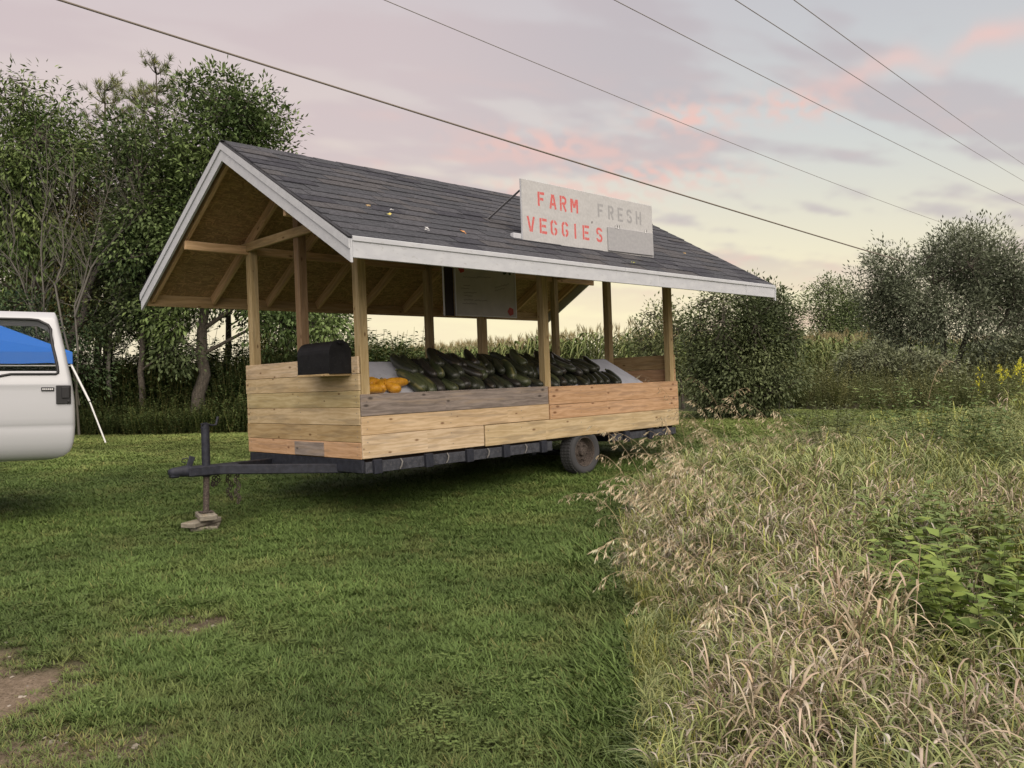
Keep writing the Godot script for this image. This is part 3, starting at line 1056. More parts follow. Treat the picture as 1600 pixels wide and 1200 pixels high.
	# display shelf
	var q := MB.new()
	q.box(Vector3.ZERO, Vector3(4.22, 0.794, 0.012), Basis.IDENTITY, 0.002)
	var dsl := (T(0, 0.880, 0.75) - T(0, 0.505, 0.05)).normalized()
	obj("display_shelf", q, M.shelf, stand, (T(0.12, 0.880, 0.75) + T(4.34, 0.505, 0.05)) * 0.5, Basis(Vector3(1, 0, 0), dsl, Vector3(1, 0, 0).cross(dsl)))
	for u in [0.30, 2.38, 4.2]:
		plank("shelf_bracket", stand, T(u, 0.47, 0.08), T(u, 0.845, 0.76), Y, 0.06, 0.036, M.rafter)
		plank("shelf_leg", stand, T(u, 0.0, 0.78), T(u, 0.86, 0.78), Vector3.FORWARD, 0.06, 0.036, M.rafter)
	build_sign()
	build_mailbox()
	build_whiteboard()
	# blocks under the jack
	var bb := [[-0.96, -0.551, 0.30, 0.22, 0.055, 0.25, "weathered lumber block lowest of the three under the trailer jack"], [-1.0, -0.498, 0.36, 0.15, 0.045, -0.3, "weathered board end jutting left between the other two jack blocks"], [-0.955, -0.447, 0.33, 0.15, 0.05, 0.5, "weathered lumber block topmost of the three, under the jack foot"]]
	for e in bb:
		var k := MB.new()
		k.box(Vector3.ZERO, Vector3(e[2], e[4], e[3]), Basis.IDENTITY, 0.008)
		var o := obj("lumber_block", k, M.block, null, world_of(e[0], e[1], 1.05), tb * Basis(Vector3.UP, e[5] + 0.78))
		tag(o, e[6], "wood block", "lumber blocks under the jack")
	# dry leaves lying on the shingles
	var lv := [[0.22, -0.22, "pale dry leaf on the shingles, uppermost of three near the front corner"], [0.10, -0.38, "small yellow dry leaf on the shingles close to the front gable"], [0.35, -0.60, "whitish dry leaf on the shingles just above the front eave corner"], [0.78, -0.50, "orange brown dry leaf alone on the lower shingles left of the sign"], [2.95, -0.78, "yellow green leaf on the shingles below the sign"]]
	for i in lv.size():
		var k := MB.new()
		k.leaf(Vector3.ZERO, Vector3(1, 0, 0), Vector3.UP, 0.075, 0.05, [vc(0.55, 0.42, 0.36), vc(0.45, 0.32, 0.1), vc(0.5, 0.42, 0.4), vc(0.4, 0.16, 0.06), vc(0.3, 0.3, 0.08)][i])
		k.leaf(Vector3(0.0, 0.004, 0.004), Vector3(0.8, 0.3, 0.5).normalized(), Vector3(0, 1, -0.4), 0.05, 0.03, [vc(0.5, 0.38, 0.3), vc(0.4, 0.28, 0.08), vc(0.5, 0.4, 0.35), vc(0.36, 0.14, 0.05), vc(0.28, 0.28, 0.08)][i])
		var o := obj("dry_leaf", k, M.dry, null, world_of(lv[i][0], roof_h(lv[i][1]) + 0.022, lv[i][1]), tb * Basis(Vector3(1, 0, 0), 0.53) * Basis(Vector3.UP, i * 1.7))
		tag(o, lv[i][2], "leaf", "dry leaves on the roof")


# a board that runs up the gable, cut plumb at both ends
func rake(called: String, parent: Node, u: float, s: int, depth: float, lift: float, thick: float, m: Material) -> void:
	var ve: float = EAVE_N - 0.024 if s < 0 else EAVE_B + 0.024
	var k := (RIDGE_H - EAVE_H) / absf(RIDGE_V - (EAVE_N if s < 0 else EAVE_B))
	var e := EAVE_H - 0.024 * k + lift
	var plumb := depth / cos(atan(k)) * 0.95
	var c := [Vector2(ve, e), Vector2(RIDGE_V, RIDGE_H + lift), Vector2(RIDGE_V, RIDGE_H + lift - plumb), Vector2(ve, e - plumb)]
	var b := MB.new()
	var f := []
	var g := []
	for q in c:
		f.append(T(u - thick / 2, q.y, q.x))
		g.append(T(u + thick / 2, q.y, q.x))
	b.quad(f[0], f[1], f[2], f[3], Vector3(-1, 0, 0))
	b.quad(g[0], g[1], g[2], g[3], Vector3(1, 0, 0))
	b.quad(f[0], f[1], g[1], g[0], Vector3.UP)
	b.quad(f[3], f[2], g[2], g[3], Vector3.DOWN)
	b.quad(f[0], f[3], g[3], g[0], Vector3(0, 0, 1) if s < 0 else Vector3(0, 0, -1))
	obj(called, b, m, parent)


func build_sign() -> void:
	var at := world_of(2.63, 1.985, -0.515)
	var s := thing("painted_sign", "white board sign lettered FARM FRESH VEGGIE'S standing on the shingled roof", "sign", at, tb)
	var b := MB.new()
	b.box(Vector3(0, 0.303, 0), Vector3(2.14, 0.606, 0.02), Basis.IDENTITY, 0.003)
	obj("sign_board", b, M.sign_board, s)
	var f := MB.new()
	f.quad(Vector3(-1.066, 0.602, 0.0125), Vector3(1.066, 0.602, 0.0125), Vector3(1.066, 0.004, 0.0125), Vector3(-1.066, 0.004, 0.0125), Vector3(0, 0, 1), [Vector2(0, 0), Vector2(1, 0), Vector2(1, 1), Vector2(0, 1)])
	obj("lettering", f, mat(Color(1, 1, 1), 0.65, sign_texture()), s)
	var p := MB.new()
	p.box(Vector3(0.640, 0.152, 0.022), Vector3(0.82, 0.256, 0.016), Basis(Vector3(0, 0, 1), 0.012), 0.003)
	obj("cover_plate", p, M.sign_plate, s)
	var w := MB.new()
	for q in [[0.36, 0.292], [0.40, 0.286], [0.9, 0.29]]:
		w.tube(PackedVector3Array([Vector3(q[0], q[1] - 0.02, 0.034), Vector3(q[0] + 0.01, q[1] + 0.02, 0.03), Vector3(q[0] + 0.035, q[1] + 0.026, 0.02), Vector3(q[0] + 0.045, q[1] + 0.005, 0.016)]), PackedFloat32Array([0.004, 0.004, 0.004, 0.004]), 5, true)
	obj("tie_wire", w, M.bolt, s)
	for x in [-1.05, 1.05]:
		var st := MB.new()
		var a := Vector3(x, 0.50, -0.02)
		var e := Vector3(x + (0.0 if x < 0 else 0.0), 0.28, -0.52)
		st.box((a + e) * 0.5, Vector3(0.03, a.distance_to(e), 0.004), Basis(Vector3(1, 0, 0), atan2(-(0.50 - 0.28), 0.5) + PI / 2 + 0.0).orthonormalized() * Basis(Vector3(1, 0, 0), 0.0), 0.0)
		obj("stay_strap", st, M.strap, s)
	var bl := MB.new()
	bl.box(Vector3(-1.10, 0.045, -0.035), Vector3(0.14, 0.06, 0.05), Basis.IDENTITY, 0.005)
	obj("base_block", bl, M.fascia, s)


func build_mailbox() -> void:
	# an arched box along the end boards, door towards the near corner
	var root := thing("mailbox", "large black arched mailbox fixed to the hitch end boards", "mailbox", world_of(-0.115, 0.768, 0.40), tb)
	var w := 0.215
	var hb := 0.175
	var ln := 0.53
	var prof := [Vector2(-w / 2, 0), Vector2(-w / 2, hb)]
	for i in range(1, 12):
		var a := PI - PI * i / 12.0
		prof.append(Vector2(cos(a) * w / 2, hb + sin(a) * w / 2 * 1.02))
	prof.append(Vector2(w / 2, hb))
	prof.append(Vector2(w / 2, 0))
	var b := MB.new()
	for i in prof.size():
		var p: Vector2 = prof[i]
		var q: Vector2 = prof[(i + 1) % prof.size()]
		var mid := (p + q) * 0.5 - Vector2(0, 0.14)
		b.quad(Vector3(p.x, p.y, -ln / 2), Vector3(q.x, q.y, -ln / 2), Vector3(q.x, q.y, ln / 2), Vector3(p.x, p.y, ln / 2), Vector3(mid.x, mid.y, 0))
		b.tri(Vector3(0, 0.14, -ln / 2), Vector3(p.x, p.y, -ln / 2), Vector3(q.x, q.y, -ln / 2), Vector3(0, 0, -1))
	obj("body", b, M.mailbox, root)
	var d := MB.new()
	for i in prof.size():
		var p: Vector2 = (prof[i] - Vector2(0, 0.14)) * 1.04 + Vector2(0, 0.14)
		var q: Vector2 = (prof[(i + 1) % prof.size()] - Vector2(0, 0.14)) * 1.04 + Vector2(0, 0.14)
		var mid := (p + q) * 0.5 - Vector2(0, 0.14)
		d.quad(Vector3(p.x, p.y, ln / 2 - 0.012), Vector3(q.x, q.y, ln / 2 - 0.012), Vector3(q.x, q.y, ln / 2 + 0.014), Vector3(p.x, p.y, ln / 2 + 0.014), Vector3(mid.x, mid.y, 0))
		d.tri(Vector3(0, 0.14, ln / 2 + 0.006), Vector3(p.x, p.y, ln / 2 + 0.014), Vector3(q.x, q.y, ln / 2 + 0.014), Vector3(0, 0, 1))
		d.tri(Vector3(0, 0.14, ln / 2 - 0.004), Vector3(p.x, p.y, ln / 2 - 0.012), Vector3(q.x, q.y, ln / 2 - 0.012), Vector3(0, 0, -1))
	obj("door", d, M.mailbox, root)
	var hd := MB.new()
	hd.box(Vector3(0, 0.262, ln / 2 + 0.024), Vector3(0.045, 0.018, 0.03), Basis.IDENTITY, 0.005)
	obj("door_pull", hd, M.mailbox, root)
	var fl := MB.new()
	for k in 5:
		fl.lathe([Vector2(0.005, 0), Vector2(0.004, 0.003), Vector2(0, 0.004)], 6, Transform3D(Basis(Vector3(0, 0, 1), PI / 2), Vector3(-w / 2 - 0.001, 0.05 + 0.045 * (k % 3), -0.02 + 0.19 * (k / 3) - 0.05)))
	obj("rivet", fl, M.mailbox, root)
	var sh := MB.new()
	sh.box(Vector3(0.0, -0.014, 0.0), Vector3(0.24, 0.02, 0.52), Basis.IDENTITY, 0.003)
	obj("mailbox_shelf", sh, M.wood[5], stand, stand.transform.affine_inverse() * root.position, Basis.IDENTITY)


func build_whiteboard() -> void:
	var s := thing("whiteboard", "hanging whiteboard price list with red stickers and smeared handwriting under the roof", "whiteboard", world_of(2.435, 1.40, 0.955), tb)
	var b := MB.new()
	b.box(Vector3(0.0, 0.36, 0), Vector3(0.97, 0.72, 0.016), Basis.IDENTITY, 0.0)
	obj("board", b, mat(lin(0.45, 0.44, 0.42), 0.4), s)
	var f := MB.new()
	f.quad(Vector3(-0.47, 0.705, 0.010), Vector3(0.47, 0.705, 0.010), Vector3(0.47, 0.015, 0.010), Vector3(-0.47, 0.015, 0.010), Vector3(0, 0, 1), [Vector2(0, 0), Vector2(1, 0), Vector2(1, 1), Vector2(0, 1)])
	obj("writing_surface", f, mat(Color(1, 1, 1), 0.3, whiteboard_texture()), s)
	for e in [[-0.478, 0.36, 0.014, 0.72], [0.478, 0.36, 0.014, 0.72], [0, 0.007, 0.942, 0.014], [0, 0.713, 0.942, 0.014]]:
		var q := MB.new()
		q.box(Vector3(e[0], e[1], 0.012), Vector3(e[2], e[3], 0.012), Basis.IDENTITY, 0.002)
		obj("frame", q, M.white_metal, s)
	var d := MB.new()
	d.box(Vector3(-0.562, 0.36, -0.012), Vector3(0.14, 0.72, 0.01), Basis.IDENTITY, 0.0)
	obj("dark_backing", d, mat(lin(0.018, 0.010, 0.018), 0.6), s)
	var e2 := MB.new()
	e2.box(Vector3(-0.636, 0.36, -0.008), Vector3(0.012, 0.73, 0.02), Basis.IDENTITY, 0.002)
	obj("frame", e2, M.white_metal, s)
	for e in [[-0.38, 0.535, 0.046, lin(0.42, 0.05, 0.035)], [0.385, 0.075, 0.05, lin(0.42, 0.05, 0.035)], [0.30, 0.545, 0.034, lin(0.03, 0.05, 0.02)], [0.39, 0.53, 0.02, lin(0.03, 0.05, 0.02)]]:
		var q := MB.new()
		var pr := []
		for i in 10:
			var w := TAU * i / 10
			pr.append(Vector3(e[0], e[1], 0.0135) + Vector3(cos(w), sin(w), 0) * e[2] * (0.9 + 0.2 * (i % 2)))
		for i in 10:
			q.tri(Vector3(e[0], e[1], 0.0135), pr[i], pr[(i + 1) % 10], Vector3(0, 0, 1))
		obj("sticker", q, mat(e[3], 0.5), s)


# ---------------------------------------------------------------- produce
func zucchini_mesh(ln: float, r: float, bend: float) -> MB:
	var b := MB.new()
	var sides := 12
	var prof := [[0.0, 0.0], [0.012, 0.34], [0.035, 0.62], [0.08, 0.84], [0.16, 0.97], [0.28, 1.0], [0.45, 0.93], [0.62, 0.88], [0.78, 0.80], [0.90, 0.68], [0.96, 0.55], [1.0, 0.38], [1.001, 0.0]]
	var k := 0
	for i in prof.size():
		var f: float = prof[i][0]
		for j in sides + 1:
			var w := TAU * j / sides
			var rr: float = r * prof[i][1] * (1.0 + 0.035 * cos(w * 5.0))
			var dr: float = (prof[mini(i + 1, prof.size() - 1)][1] - prof[maxi(i - 1, 0)][1]) * r
			var da: float = (prof[mini(i + 1, prof.size() - 1)][0] - prof[maxi(i - 1, 0)][0]) * ln + 1e-5
			b.pt(Vector3(cos(w) * rr + bend * (f - 0.5) * (f - 0.5) * 4.0, (f - 0.5) * ln, sin(w) * rr), Vector3(cos(w) * da, -dr, sin(w) * da).normalized(), Vector2(float(j) / sides, f))
	for i in prof.size() - 1:
		for j in sides:
			var q := i * (sides + 1) + j
			b.x.append_array(PackedInt32Array([q, q + 1, q + sides + 1, q + 1, q + sides + 2, q + sides + 1]))
	return b


func ordinal(i: int) -> String:
	return ["first", "second", "third", "fourth", "fifth", "sixth", "seventh", "eighth", "ninth", "tenth", "eleventh", "twelfth", "thirteenth", "fourteenth", "fifteenth", "sixteenth", "seventeenth", "eighteenth", "nineteenth", "twentieth", "twenty-first", "twenty-second", "twenty-third", "twenty-fourth", "twenty-fifth", "twenty-sixth", "twenty-seventh", "twenty-eighth", "twenty-ninth", "thirtieth", "thirty-first", "thirty-second"][i]


func build_produce() -> void:
	var skins := []
	for e in [[Color(0.014, 0.015, 0.010), Color(0.034, 0.036, 0.020), Color(0.06, 0.052, 0.026)], [Color(0.016, 0.019, 0.012), Color(0.042, 0.047, 0.026), Color(0.10, 0.10, 0.045)], [Color(0.014, 0.013, 0.011), Color(0.026, 0.024, 0.018), Color(0.06, 0.045, 0.026)], [Color(0.024, 0.032, 0.015), Color(0.07, 0.08, 0.036), Color(0.18, 0.165, 0.06)]]:
		var m := mat(Color(1, 1, 1), 0.38, zucchini_texture(e[0], e[1], e[2], skins.size() + 2))
		skins.append(m)
	var shapes := []
	for e in [[0.40, 0.054, 0.012], [0.44, 0.066, 0.03], [0.36, 0.046, -0.015], [0.42, 0.059, -0.03]]:
		shapes.append(zucchini_mesh(e[0], e[1], e[2]).mesh())
	var sm := MB.new()
	sm.tube(PackedVector3Array([Vector3(0, 0, 0), Vector3(0.002, 0.018, 0), Vector3(0.008, 0.034, 0.003)]), PackedFloat32Array([0.017, 0.012, 0.014]), 6, true)
	var stem := sm.mesh()
	var sm_m := mat(lin(0.10, 0.11, 0.045), 0.8)
	var lens := [0.40, 0.44, 0.36, 0.42]
	var slope := (T(0, 0.880, 0.75) - T(0, 0.505, 0.05)).normalized()   # up the shelf
	var nrm := Vector3(0, slope.z * -1.0, slope.y).normalized()
	var low := T(0, 0.505, 0.05) + nrm * 0.006
	# rows: [how many, u from, u to, along the slope, above the shelf, tilt, label]
	var rows := [[28, 0.76, 3.80, 0.225, 0.052, 0.0, "lowest row behind the side boards"], [24, 0.84, 3.72, 0.54, 0.058, 0.0, "upper row along the shelf"], [20, 0.98, 3.35, 0.36, 0.125, -0.02, "second layer of the heap"], [12, 1.20, 3.1, 0.53, 0.125, -0.05, "top layer of the heap"]]
	for r in rows.size():
		var e: Array = rows[r]
		for i in int(e[0]):
			var k := R.randi() % 4
			if e[1] + (e[2] - e[1]) * i / e[0] > 2.75 and R.randf() < 0.6:
				k = 2
			var u: float = lerpf(e[1], e[2], float(i) / (e[0] - 1)) + R.randf_range(-0.02, 0.02)
			var s: float = e[3] + R.randf_range(-0.03, 0.03) + (lens[k] - 0.40) * 0.4
			var up: float = e[4] + R.randf_range(-0.006, 0.012) + (0.0 if r < 2 else R.randf_range(-0.02, 0.015))
			var p := Vector3(u - 2.44, low.y, low.z) + slope * s + nrm * up
			var yaw := R.randf_range(-0.17, 0.17) * (1.0 + 2.6 * float(r >= 2)) + (0.22 if u > 2.6 else -0.06)
			var dn := (slope * cos(yaw) + Vector3(1, 0, 0) * sin(yaw)).normalized()
			dn = (dn + nrm * (e[5] + R.randf_range(-0.06, 0.06))).normalized()
			var sidev := dn.cross(nrm).normalized()
			var spin := R.randf() * TAU
			var bs := Basis(sidev, dn, sidev.cross(dn)) * Basis(Vector3.UP, spin)
			var ki: int = [0, 0, 1, 1, 2, 2, 3, 1][R.randi() % 8]
			if u > 2.7 and ki == 3:
				ki = 0
			var o := obj("zucchini", shapes[k], skins[ki], null, stand.transform * p, tb * bs)
			o.mesh = shapes[k]
			var tone: String = ["dark green zucchini", "flecked green zucchini", "blackish zucchini", "lighter green zucchini"][ki]
			tag(o, "%s, %s from the left in the %s" % [tone, ordinal(i), e[6]], "zucchini", "zucchini on the display shelf")
			obj("stem", stem, sm_m, o, Vector3(0, lens[k] * 0.5 - 0.004, 0) + Vector3([0.012, 0.03, -0.015, -0.03][k], 0, 0))
	# yellow squash at the near left end of the shelf
	var ym := mat(Color(1, 1, 1), 0.45, mottled(256, Color(0.50, 0.22, 0.012), Color(0.66, 0.33, 0.026), Color(0.42, 0.20, 0.014), 0.02, 0.60, 81, 0.04))
	var sq := []
	for e in [[0.22, 0.050, 0.035], [0.27, 0.052, 0.02], [0.19, 0.046, 0.045]]:
		sq.append(zucchini_mesh(e[0], e[1], e[2]).mesh())
	var ys := [[0.16, 0.10, 0.048, 1.25, 1, "yellow squash half hidden behind the front corner post"], [0.24, 0.16, 0.05, 0.9, 0, "yellow squash leaning on the sloping white shelf near the corner post"], [0.33, 0.105, 0.05, 0.6, 2, "short yellow squash pointing at the viewer, left of the long one"], [0.43, 0.085, 0.046, -0.25, 0, "yellow squash tucked under the long one at the grey board"], [0.53, 0.13, 0.056, 1.42, 1, "long yellow squash lying lengthwise beside the first zucchini"], [0.30, 0.15, 0.052, 1.5, 2, "curved yellow squash lying lengthwise at the left of the bunch"], [0.20, 0.05, 0.045, 1.6, 0, "yellow squash lowest at the left end against the board"]]
	for e in ys:
		var p: Vector3 = Vector3(e[0] - 2.44, low.y, low.z) + slope * (e[1] + 0.085) + nrm * (e[2] + 0.01)
		var dn := (slope * cos(e[3]) + Vector3(1, 0, 0) * sin(e[3])).normalized()
		var sidev := dn.cross(nrm).normalized()
		var o := obj("yellow_squash", sq[e[4]], ym, null, stand.transform * p, tb * Basis(sidev, dn, sidev.cross(dn)))
		tag(o, e[5], "squash", "yellow squash on the display shelf")
		obj("stem", stem, M.stem, o, Vector3([0.035, 0.02, 0.045][e[4]], [0.22, 0.27, 0.19][e[4]] * 0.5 - 0.003, 0))


# ---------------------------------------------------------------- pickup truck cab at the left edge
func build_truck() -> void:
	var a := deg_to_rad(25.0)
	var bs := Basis(Vector3(cos(a), 0, -sin(a)), Vector3.UP, Vector3(sin(a), 0, cos(a)))
	var gy := ground_y(-3.93, -7.3)
	var o := thing("pickup_truck", "white pickup truck cab with a black door handle, cut off by the left edge", "pickup truck", Vector3(-3.9296, gy, -7.3), bs)
	# height, rear edge, depth of the side at that height
	var rows := [[1.994, -0.155, -0.235], [1.975, -0.143, -0.185], [1.94, -0.132, -0.16], [1.93, -0.130, -0.157], [1.915, -0.127, -0.15], [1.89, -0.121, -0.14], [1.845, -0.111, -0.125], [1.674, -0.073, -0.068], [1.56, -0.052, -0.035], [1.475, -0.034, -0.016], [1.40, -0.018, -0.002], [1.365, -0.013, 0.006], [1.345, -0.010, 0.0055], [1.33, -0.009, 0.003], [1.30, -0.005, 0.003], [1.22, 0.004, 0.006], [1.13, 0.008, 0.008], [1.06, 0.008, 0.007], [1.02, 0.008, 0.004], [1.0, 0.0075, -0.001], [0.985, 0.007, -0.005], [0.965, 0.006, -0.003], [0.935, 0.004, -0.003], [0.90, 0.002, -0.004], [0.843, -0.006, -0.012], [0.79, -0.020, -0.026], [0.745, -0.045, -0.05], [0.712, -0.085, -0.078], [0.69, -0.14, -0.11], [0.675, -0.2, -0.15]]
	var win_r := func(y: float) -> float:
		return lerpf(-0.115, -0.175, smooth(1.45, 1.83, y)) - 0.11 * pow(smooth(1.84, 1.945, y), 2.0)
	var body := MB.new()
	var fx := [-1.15, -0.95, -0.8, -0.7, -0.6, -0.5, -0.4, -0.32, -0.25, -0.2, -0.16, -0.12, -0.09]
	var top := 1.94
	var bot := 1.455
	for far in 2:
		var zf := func(z: float) -> float: return z if far == 0 else -1.72 - z
		var sh := 0.0 if far == 0 else -0.13
		var grid := []
		for r in rows:
			var line := []
			for xf in fx:
				line.append(Vector3(minf(xf, r[1] - 0.045) + sh, r[0] - gy, r[2]))
			for e in [[0.045, 0.0], [0.030, 0.001], [0.016, 0.006], [0.006, 0.016], [0.001, 0.03], [0.0, 0.05]]:
				line.append(Vector3(r[1] - e[0] + sh, r[0] - gy, r[2] - e[1]))
			grid.append(line)
		var cols: int = grid[0].size()
		var nrms := []
		for i in rows.size():
			var line := []
			for j in cols:
				var ty: Vector3 = grid[maxi(i - 1, 0)][j] - grid[mini(i + 1, rows.size() - 1)][j]
				var tx: Vector3 = grid[i][mini(j + 1, cols - 1)] - grid[i][maxi(j - 1, 0)]
				if tx.length() < 1e-5:
					tx = Vector3(1, 0, 0)
				ty.x = 0.0
				line.append(tx.cross(ty).normalized())
			nrms.append(line)
		for i in rows.size() - 1:
			for j in cols - 1:
				var p: Vector3 = grid[i][j]
				var q: Vector3 = grid[i][j + 1]
				var p2: Vector3 = grid[i + 1][j]
				var q2: Vector3 = grid[i + 1][j + 1]
				var yw0: float = p.y + gy
				var yw1: float = p2.y + gy
				if yw0 <= top + 0.001 and yw1 >= bot + 0.015:
					# beside the window only: keep what lies behind its rear edge
					var w0: float = win_r.call(yw0) + sh
					var w1: float = win_r.call(yw1) + sh
					if q.x <= w0 and q2.x <= w1:
						continue
					p.x = minf(maxf(p.x, w0), q.x)
					p2.x = minf(maxf(p2.x, w1), q2.x)
				p.z = zf.call(p.z)
				q.z = zf.call(q.z)
				p2.z = zf.call(p2.z)
				q2.z = zf.call(q2.z)
				if p.distance_squared_to(q) < 1e-8 and p2.distance_squared_to(q2) < 1e-8:
					continue
				var n4 := [nrms[i][j], nrms[i][j + 1], nrms[i + 1][j + 1], nrms[i + 1][j]]
				if far == 1:
					for w in 4:
						n4[w] = Vector3(n4[w].x, n4[w].y, -n4[w].z)
				body.cell([p, q, q2, p2], n4)
		# front door post
		body.box(Vector3(-1.18 + sh, 1.70 - gy, zf.call(-0.09)), Vector3(0.07, 0.56, 0.06), Basis(Vector3(0, 0, 1), -0.45), 0.01)
	# roof and rear wall
	var e0 := [Vector3(-1.15, 1.994 - gy, -0.235), Vector3(-0.155, 1.994 - gy, -0.285), Vector3(-0.285, 1.994 - gy, -1.435), Vector3(-1.28, 1.994 - gy, -1.485)]
	var e1 := []
	for p in e0:
		e1.append(Vector3(p.x * 0.97 - 0.02, p.y + 0.022, -0.86 + (p.z + 0.86) * 0.9))
	for i in 4:
		body.quad(e0[i], e0[(i + 1) % 4], e1[(i + 1) % 4], e1[i], Vector3.UP)
	body.quad(e1[0], e1[1], e1[2], e1[3], Vector3.UP)
	for i in rows.size() - 1:
		var r: Array = rows[i]
		var r2: Array = rows[i + 1]
		body.quad(Vector3(r[1], r[0] - gy, r[2] - 0.05), Vector3(r2[1], r2[0] - gy, r2[2] - 0.05), Vector3(r2[1] - 0.13, r2[0] - gy, -1.67 - r2[2]), Vector3(r[1] - 0.13, r[0] - gy, -1.67 - r[2]), Vector3(1, 0, 0))
	body.quad(Vector3(-1.2, 0.66 - gy, -0.15), Vector3(-0.22, 0.68 - gy, -0.16), Vector3(-0.3, 0.68 - gy, -1.5), Vector3(-1.2, 0.66 - gy, -1.5), Vector3.DOWN)
	var bm := obj("cab", body, M.white_paint, o)
	# rubber round the window, and the panes
	var seal := MB.new()
	var pts := PackedVector3Array()
	var rad := PackedFloat32Array()
	var zat := func(y: float) -> float:
		for i in rows.size() - 1:
			if y <= rows[i][0] and y >= rows[i + 1][0]:
				return lerpf(rows[i + 1][2], rows[i][2], (y - rows[i + 1][0]) / (rows[i][0] - rows[i + 1][0]))
		return 0.0
	for x in [-1.1, -0.8, -0.6, -0.45, -0.35]:
		pts.append(Vector3(x, 1.938 - gy, zat.call(1.938) + 0.002))
	for y in [1.932, 1.915, 1.89, 1.85, 1.8, 1.7, 1.6, 1.52, 1.475, 1.46]:
		pts.append(Vector3(win_r.call(y) - 0.008, y - gy, zat.call(y) + 0.002))
	for x in [-0.14, -0.25, -0.4, -0.48, -0.54, -0.62, -0.8, -1.1]:
		var y := 1.455 - 0.03 * smooth(-0.48, -0.62, x) - 0.005
		pts.append(Vector3(x, y - gy, zat.call(y) + 0.002))
	for p in pts:
		rad.append(0.0125)
	seal.tube(pts, rad, 6)
	obj("window_seal", seal, M.black_plastic, o)
	for far in 2:
		var g := MB.new()
		var ys := [1.94, 1.89, 1.84, 1.75, 1.65, 1.55, 1.455, 1.42]
		for i in ys.size() - 1:
			var z0: float = zat.call(ys[i]) - 0.012
			var z1: float = zat.call(ys[i + 1]) - 0.012
			var x0: float = win_r.call(ys[i])
			var x1: float = win_r.call(ys[i + 1])
			if far == 1:
				z0 = -1.72 - z0
				z1 = -1.72 - z1
				x0 -= 0.13
				x1 -= 0.13
			g.quad(Vector3(-1.15, ys[i] - gy, z0), Vector3(x0, ys[i] - gy, z0), Vector3(x1, ys[i + 1] - gy, z1), Vector3(-1.15, ys[i + 1] - gy, z1), Vector3(0, 0, 1))
		obj("window", g, M.glass, o)
	var hd := MB.new()
	hd.box(Vector3(-0.079, 1.266 - gy, 0.012), Vector3(0.116, 0.166, 0.02), Basis.IDENTITY, 0.009)
	var handle := obj("door_handle", hd, M.black_plastic, o)
	var pd := MB.new()
	pd.box(Vector3(-0.062, 1.285 - gy, 0.026), Vector3(0.062, 0.10, 0.016), Basis.IDENTITY, 0.006)
	pd.lathe([Vector2(0.009, 0), Vector2(0.009, 0.006), Vector2(0, 0.007)], 10, Transform3D(Basis(Vector3(1, 0, 0), PI / 2), Vector3(-0.04, 1.205 - gy, 0.022)))
	obj("paddle", pd, M.black_plastic, handle)
	var bd := MB.new()
	bd.box(Vector3(-0.202, 1.316 - gy, 0.008), Vector3(0.10, 0.034, 0.012), Basis.IDENTITY, 0.004)
	var badge := obj("badge", bd, M.black_plastic, o)
	var bl := MB.new()
	for i in 6:
		bl.box(Vector3(-0.238 + i * 0.0145, 1.316 - gy, 0.0145), Vector3(0.010, 0.013, 0.003), Basis.IDENTITY, 0.001)
	obj("badge_letters", bl, M.white_metal, badge)
	# the front of the truck, out of the picture to the left
	var fr := MB.new()
	fr.box(Vector3(-1.95, 1.0 - gy, -0.86), Vector3(1.45, 0.62, 1.62), Basis.IDENTITY, 0.12)
	fr.box(Vector3(-1.55, 0.78 - gy, -0.86), Vector3(0.7, 0.3, 1.5), Basis.IDENTITY, 0.05)
	obj("front_end", fr, M.white_paint, o)
	var seat := MB.new()
	seat.box(Vector3(-0.5, 1.12 - gy, -0.86), Vector3(0.14, 0.5, 1.3), Basis(Vector3(0, 0, 1), 0.15), 0.05)
	seat.box(Vector3(-0.75, 0.9 - gy, -0.86), Vector3(0.5, 0.14, 1.3), Basis.IDENTITY, 0.05)
	obj("seat", seat, mat(lin(0.04, 0.04, 0.045), 0.9), o)
	for z in [-0.16, -1.56]:
		var wh := MB.new()
		wh.lathe([Vector2(0.0, 0.1), Vector2(0.2, 0.1), Vector2(0.22, 0.13), Vector2(0.36, 0.12), Vector2(0.39, 0.07), Vector2(0.39, -0.07), Vector2(0.36, -0.12), Vector2(0.0, -0.12)], 28, Transform3D(Basis(Vector3(1, 0, 0), PI / 2), Vector3(-2.0, 0.39, z)))
		obj("wheel", wh, M.rubber, o)


